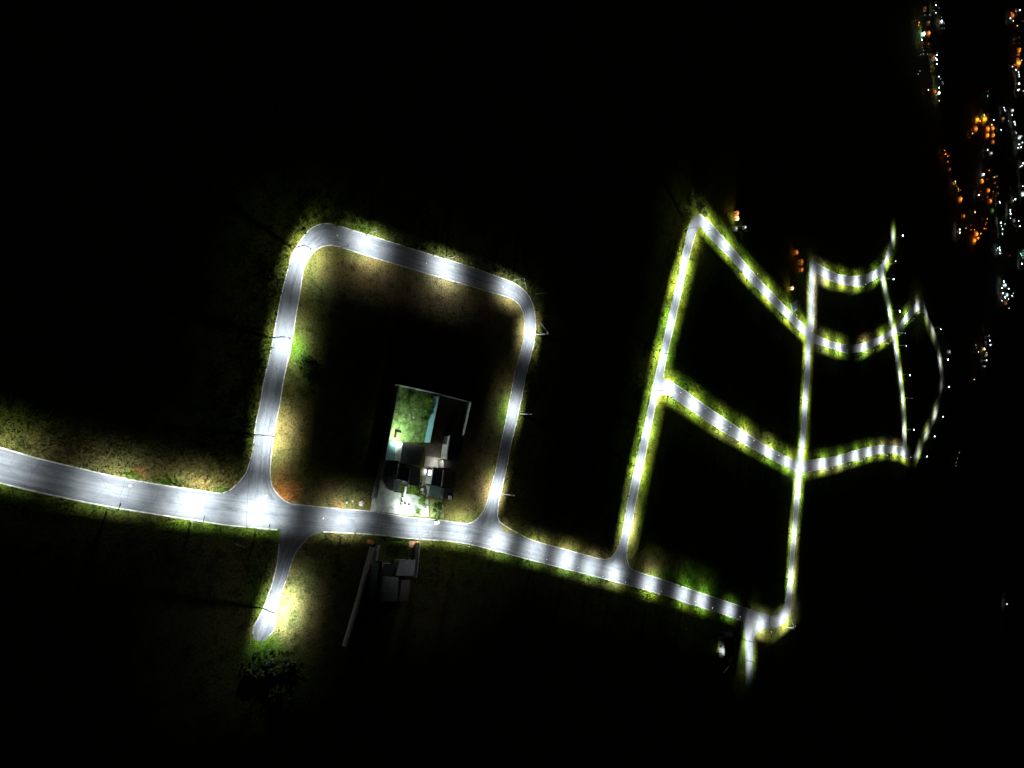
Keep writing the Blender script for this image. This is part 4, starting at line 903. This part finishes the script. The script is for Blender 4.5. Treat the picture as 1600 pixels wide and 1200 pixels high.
TOWN = {
 'near': ('the near strip of town at the top', [
   (1462.5,8,'white',.8),(1462.5,20,'white',.35),(1472,32,'white',.7),(1472,44,'grey',.4),(1436.6,35,'orange',1),(1435.5,39.5,'yellow',.6),(1441,62,'white',.9),(1464,86,'white',.9),(1462.5,91,'white',.7),(1464.7,93.5,'white',.9),(1464,100,'white',.85),(1437.5,111,'grey',.4),(1467.5,119.6,'white',.6),(1474,131,'grey',.4),(1468,137,'cyan',1),(1451,140.6,'warm',.9),(1468,157.5,'warm',.7),(1444,17,'red',.25),(1441,74,'red',.3)]),
 'corner': ('the lights in the top corner', [
   (1594,15.6,'white',1.6),(1587.5,17.5,'orange',1.1),(1580.6,20,'orange',.9),(1579,28.5,'white',.9),(1590,40,'warm',.9),(1598,33,'red',.8),(1584,62,'grey',.4),(1584,68,'grey',.4),(1593,58,'grey',.4),(1595,76,'orange',1.2),(1592,86,'orange',.8),(1590,98,'orange',1.3),(1586,101,'orange',.9),(1597,94,'warm',1),(1582.5,104,'white',.7),(1588,109,'white',1.1),(1592,112.5,'white',.8),(1592.5,116,'white',.7),(1593,119.5,'white',.8),(1593,130.6,'white',2.2),(1591,140.6,'white',1.5),(1599,142,'warm',1)]),
 'yard': ('the glowing orange block', [
   (1543.5,150,'green',.9),(1538.5,180,'green',1.4),(1532,189,'yellow',1.6),(1526,186,'yellow',.9),(1543,186,'orange',1),(1520,208.5,'warm',.8),(1553,187.5,'white',.8),(1550,195,'warm',1.1),(1543.5,234,'white',.9),(1478,240.5,'orange',1),(1481,244,'orange',.6)]),
 'scatter': ('the scattered orange lights', [
   (1493,283.5,'warm',.8),(1493,286,'orange',.6),(1498,296,'lime',.6),(1546,266,'orange',1),(1554,277,'warm',.6),(1535,280.5,'warm',.9),(1529.7,305,'white',.8),(1524,331.5,'warm',1.1),(1543,342,'orange',.9),(1538,357,'orange',.8),(1523,359,'yellow',.7),(1533,365,'yellow',1.2),(1500,358.5,'white',.8),(1500,363.5,'white',.9),(1503,310,'orange',.8),(1548,312,'orange',.5),(1556,306,'grey',.35)]),
 'edge': ("the cold white lights along the frame's edge", [
   (1569,168.5,'white',.4),(1570,171.5,'white',.4),(1582,179.5,'white',.9),(1585.5,190.5,'white',1.5),(1586.5,194.5,'white',.9),(1564.5,203,'white',.8),(1592,216,'grey',.5),(1598,222.5,'white',1.2),(1592.5,225.5,'white',.9),(1596,230,'white',1.5),(1591,231,'white',1),(1599,255,'white',1.5),(1597,259,'white',.9),(1598.5,291,'white',.8),(1587,311,'white',1.9),(1562.7,316.5,'white',1),(1579,328,'white',1.2),(1579.5,334,'white',1.6),(1564.6,348,'white',1.6),(1592,345,'white',1.2),(1594,353.5,'white',1),(1567,358,'white',.6),(1566.5,365.4,'white',.7),(1565,353,'white',.5),(1562,387,'white',1.2),(1563,391,'white',1.3),(1562.5,396,'white',.7),(1578,399,'red',.6),(1598.7,391,'green',.6),(1598.7,395,'green',.6),(1598.5,399,'green',.6),(1598.3,403,'green',.6),(1597,412,'white',2)]),
 'group': ('the floodlit white group', [
   (1569,440,'white',1.9),(1565.6,450,'white',1),(1576.5,451,'white',.9),(1567.5,458,'white',1.2),(1581.5,462,'white',.8),(1571,464.7,'white',1.5),(1576,467,'white',.6)]),
 'low': ('the small lower cluster', [
   (1547,532,'white',1),(1548,539,'white',1),(1545.5,526,'grey',.35),(1529,550,'tan',.8),(1541.7,551,'tan',.6),(1542,563,'white',.8),(1525,539,'grey',.3),(1526,543,'grey',.35),(1522.5,593,'warm',.7),(1496,716,'grey',.35),(1494,728,'grey',.3)]),
 'lone': ('the dark field', [(1574,944,'white',1.1)]),
}
fr = random.Random(11)  # extra small lamps, added at random spots to thicken the town clusters
for key, n_, pal in (('near', 24, 'orange grey red grey tan'.split()), ('corner', 14, 'orange orange red white warm'.split()), ('yard', 24, 'orange orange yellow red'.split()), ('scatter', 34, 'orange orange red orange tan'.split()), ('edge', 26, 'white white grey cyan'.split()), ('group', 8, 'white grey'.split()), ('low', 6, 'grey tan'.split())):
    cl, L = TOWN[key]; src = list(L)
    for _ in range(n_):
        x, y, c, s_ = fr.choice(src); x = min(1599, x+fr.gauss(0, 3.5)); y = max(1, y+fr.gauss(0, 6))
        L.append((x, y, fr.choice(pal), fr.uniform(.05, .4)))
TM = {}
for c in LCOL:
    s = {'white':16,'cyan':16,'orange':6.5,'yellow':6,'red':3.5,'green':7,'lime':3,'warm':9,'tan':6,'grey':5}[c]
    TM[c] = emit('town_glow_'+c, LCOL[c], s)
CNAME = {'white':'cold white','cyan':'icy white','orange':'orange','yellow':'amber','red':'red','green':'green','lime':'lime','warm':'warm white','tan':'straw yellow','grey':'faint grey-white'}
def town_lamp(px, py, c, s, label, group):
    hz = 6.0; p = P(px, py, hz); w_ = (.5+1.05*s) if c in ('white','cyan') else .45+.95*s; bm = bmesh.new()
    if c == 'grey': w_ = .5
    tube(bm, [(0,0,-hz),(0,0,-.2)], [.1,.07], 6); tube(bm, [(0,0,-.24),(-.3*w_,0,.02),(-.7*w_,0,.06)], [.06,.05,.05], 6)
    # lantern: a shallow hood with a bowl of glowing glass below it
    rr = [(.0,.22),(.55,.16),(.62,.02),(.58,-.05),(.46,-.26),(.22,-.38),(0,-.42)]; seg = 12; rings = []
    for a, z in rr: rings.append([bm.verts.new((-.9*w_+a*w_*math.cos(k*2*math.pi/seg)*.85, a*w_*math.sin(k*2*math.pi/seg), z*w_+.05)) for k in range(seg)])
    for i, (a, b) in enumerate(zip(rings, rings[1:])):
        for k in range(seg):
            f = bm.faces.new((a[k], a[(k+1)%seg], b[(k+1)%seg], b[k])); f.material_index = 1 if i >= 2 else 0
    bmesh.ops.remove_doubles(bm, verts=bm.verts, dist=.0005)
    o = obj('town_lamp', bm, [M_lum, TM[c]]); o.location = p+Vector((.9*w_*math.cos(.0), 0, 0)); return tag(o, label, 'lamp', group)
for key, (cl, L) in TOWN.items():
    cnt = {}; tot = {}
    for x, y, c, s in L: tot[c] = tot.get(c, 0)+1
    for x, y, c, s in sorted(L, key=lambda t: t[1]):
        i = cnt.get(c, 0); cnt[c] = i+1
        lab = f"{'only' if tot[c]==1 else ORD[i]} {CNAME[c]} lamp"+('' if tot[c]==1 else ' from the top')+f" in {cl}"
        if key == 'lone': lab = 'lone cold white lamp far out in the dark field'
        town_lamp(x, y, c, s, lab, 'lamps in '+cl.replace("the frame's edge", 'the edge'))
for q, wp, c, e, lab in (
   ((1450,53),6,'orange',2600,'square orange-lit house beside the dazzling white-walled one in the near strip'),
   ((1442,54),6,'cyan',9000,'dazzling white-walled house beside the square orange one'),
   ((1457,90.5),5,'orange',380,'dim brownish-orange house beside three white lamps of the near strip'),
   ((1470,35),5,'grey',1300,'pale grey lit house high in the near strip'),
   ((1466,146),5,'cyan',3500,'icy white-lit house at the lower end of the near strip'),
   ((1460,144),4,'orange',900,'small dull orange house beside the icy white-lit one'),
   ((1444,14),4,'orange',70,'barely lit brown house topmost in the near strip'),
   ((1450,36),4,'tan',90,'barely lit house beside the orange lamp of the near strip'),
   ((1449,70),4,'orange',70,'barely lit reddish house below the white-walled one'),
   ((1582,25),7,'orange',2200,'orange-lit house topmost in the corner lights'),
   ((1592,80),7,'orange',2600,'narrow orange-lit house in the corner lights above the widest one'),
   ((1591,99),13,'orange',9000,'widest orange-lit house in the corner lights'),
   ((1526,188),9,'yellow',5000,'amber-walled house at the near end of the glowing orange block'),
   ((1537,187),14,'yellow',7000,'wide amber-walled house in the middle of the glowing orange block'),
   ((1524,202),8,'orange',2600,'deep orange house below the near end of the glowing block'),
   ((1543,202),7,'orange',4200,'orange house under the far end of the glowing block'),
   ((1542.5,212),7,'orange',4200,'lowest full orange house of the glowing block'),
   ((1551,201),6,'orange',3600,'orange house farthest back in the glowing block'),
   ((1551.5,212),6,'orange',2000,'duller orange house below the farthest back one'),
   ((1551,222),5,'orange',900,'dimmest orange house at the tail of the glowing block'),
   ((1548.5,240),5,'grey',500,'grey house below the tail of the glowing block'),
   ((1500,312),7,'orange',2400,'orange house below the lime-lit shrub'),
   ((1505,338),5,'orange',700,'dull orange house alone above the two white lamps'),
   ((1483,265),4,'orange',140,'faint brown house nearest the dark fields above the scattered lights'),
   ((1534,284),5,'orange',2400,'red-orange house under a warm lamp in the scattered lights'),
   ((1536,273),5,'grey',2600,'pale white house above the red-orange one'),
   ((1544,298),5,'orange',2600,'bright orange house in the middle of the scattered lights'),
   ((1547,315),6,'orange',1300,'brownish orange house below the bright middle one'),
   ((1550,330),9,'lime',160,'wide olive-lit house among the scattered lights'),
   ((1525,366),7,'orange',3200,'orange house beside the brightest amber lamp'),
   ((1521.5,376),9,'orange',3600,'lowest orange house of the scattered lights'),
   ((1527,372),5,'orange',2200,'small orange house between the lowest two'),
   ((1598,304),8,'cyan',4500,"white-lit house cut by the frame's edge"),
   ((1584,345),6,'grey',140,'dim greenish house beside the white edge lamps'),
   ((1582,173),5,'grey',1300,'pale grey house above the cold white edge lamps'),
   ((1567,186),7,'tan',200,'faint house among the cold white edge lamps'),
   ((1593,215),7,'grey',1300,'pale grey narrow house between the white edge lamps'),
   ((1570,446),6,'cyan',1500,'pale house under the brightest lamp of the floodlit white group'),
   ((1573,461),6,'cyan',1200,'pale house low in the floodlit white group'),
   ((1571,474),4,'orange',350,'dull brown house below the floodlit white group'),
   ((1537,545.5),4.5,'tan',1700,'straw-coloured house in the small lower cluster'),
   ((1541,555),4,'tan',260,'dim house beside the straw-coloured one'),
   ((1537.5,572.5),4,'grey',200,'dim grey house below the small lower cluster'),
   ((1482,550),6,'grey',260,'long faint grey shed wall beyond the outermost road')):
    lit_house(q, wp, c, e, lab, group='lit houses of the far town')
tree((1494,298), 3.6, 3.2, 'lime-lit shrubby tree in the scattered town lights', 300, .4, M_leafb)

# ------------------------------------------------------------------ render settings
sc.render.engine = 'CYCLES'; cy = sc.cycles
cy.use_denoising = True
try: cy.denoiser = 'OPENIMAGEDENOISE'
except Exception: pass
cy.use_light_tree = True; cy.max_bounces = 4; cy.diffuse_bounces = 2; cy.glossy_bounces = 2
cy.use_adaptive_sampling = False; cy.sample_clamp_indirect = 4.0; cy.sample_clamp_direct = 0
vs = sc.view_settings; vs.view_transform = 'Standard'; vs.look = 'None'; vs.exposure = 0.0; vs.gamma = 1.0
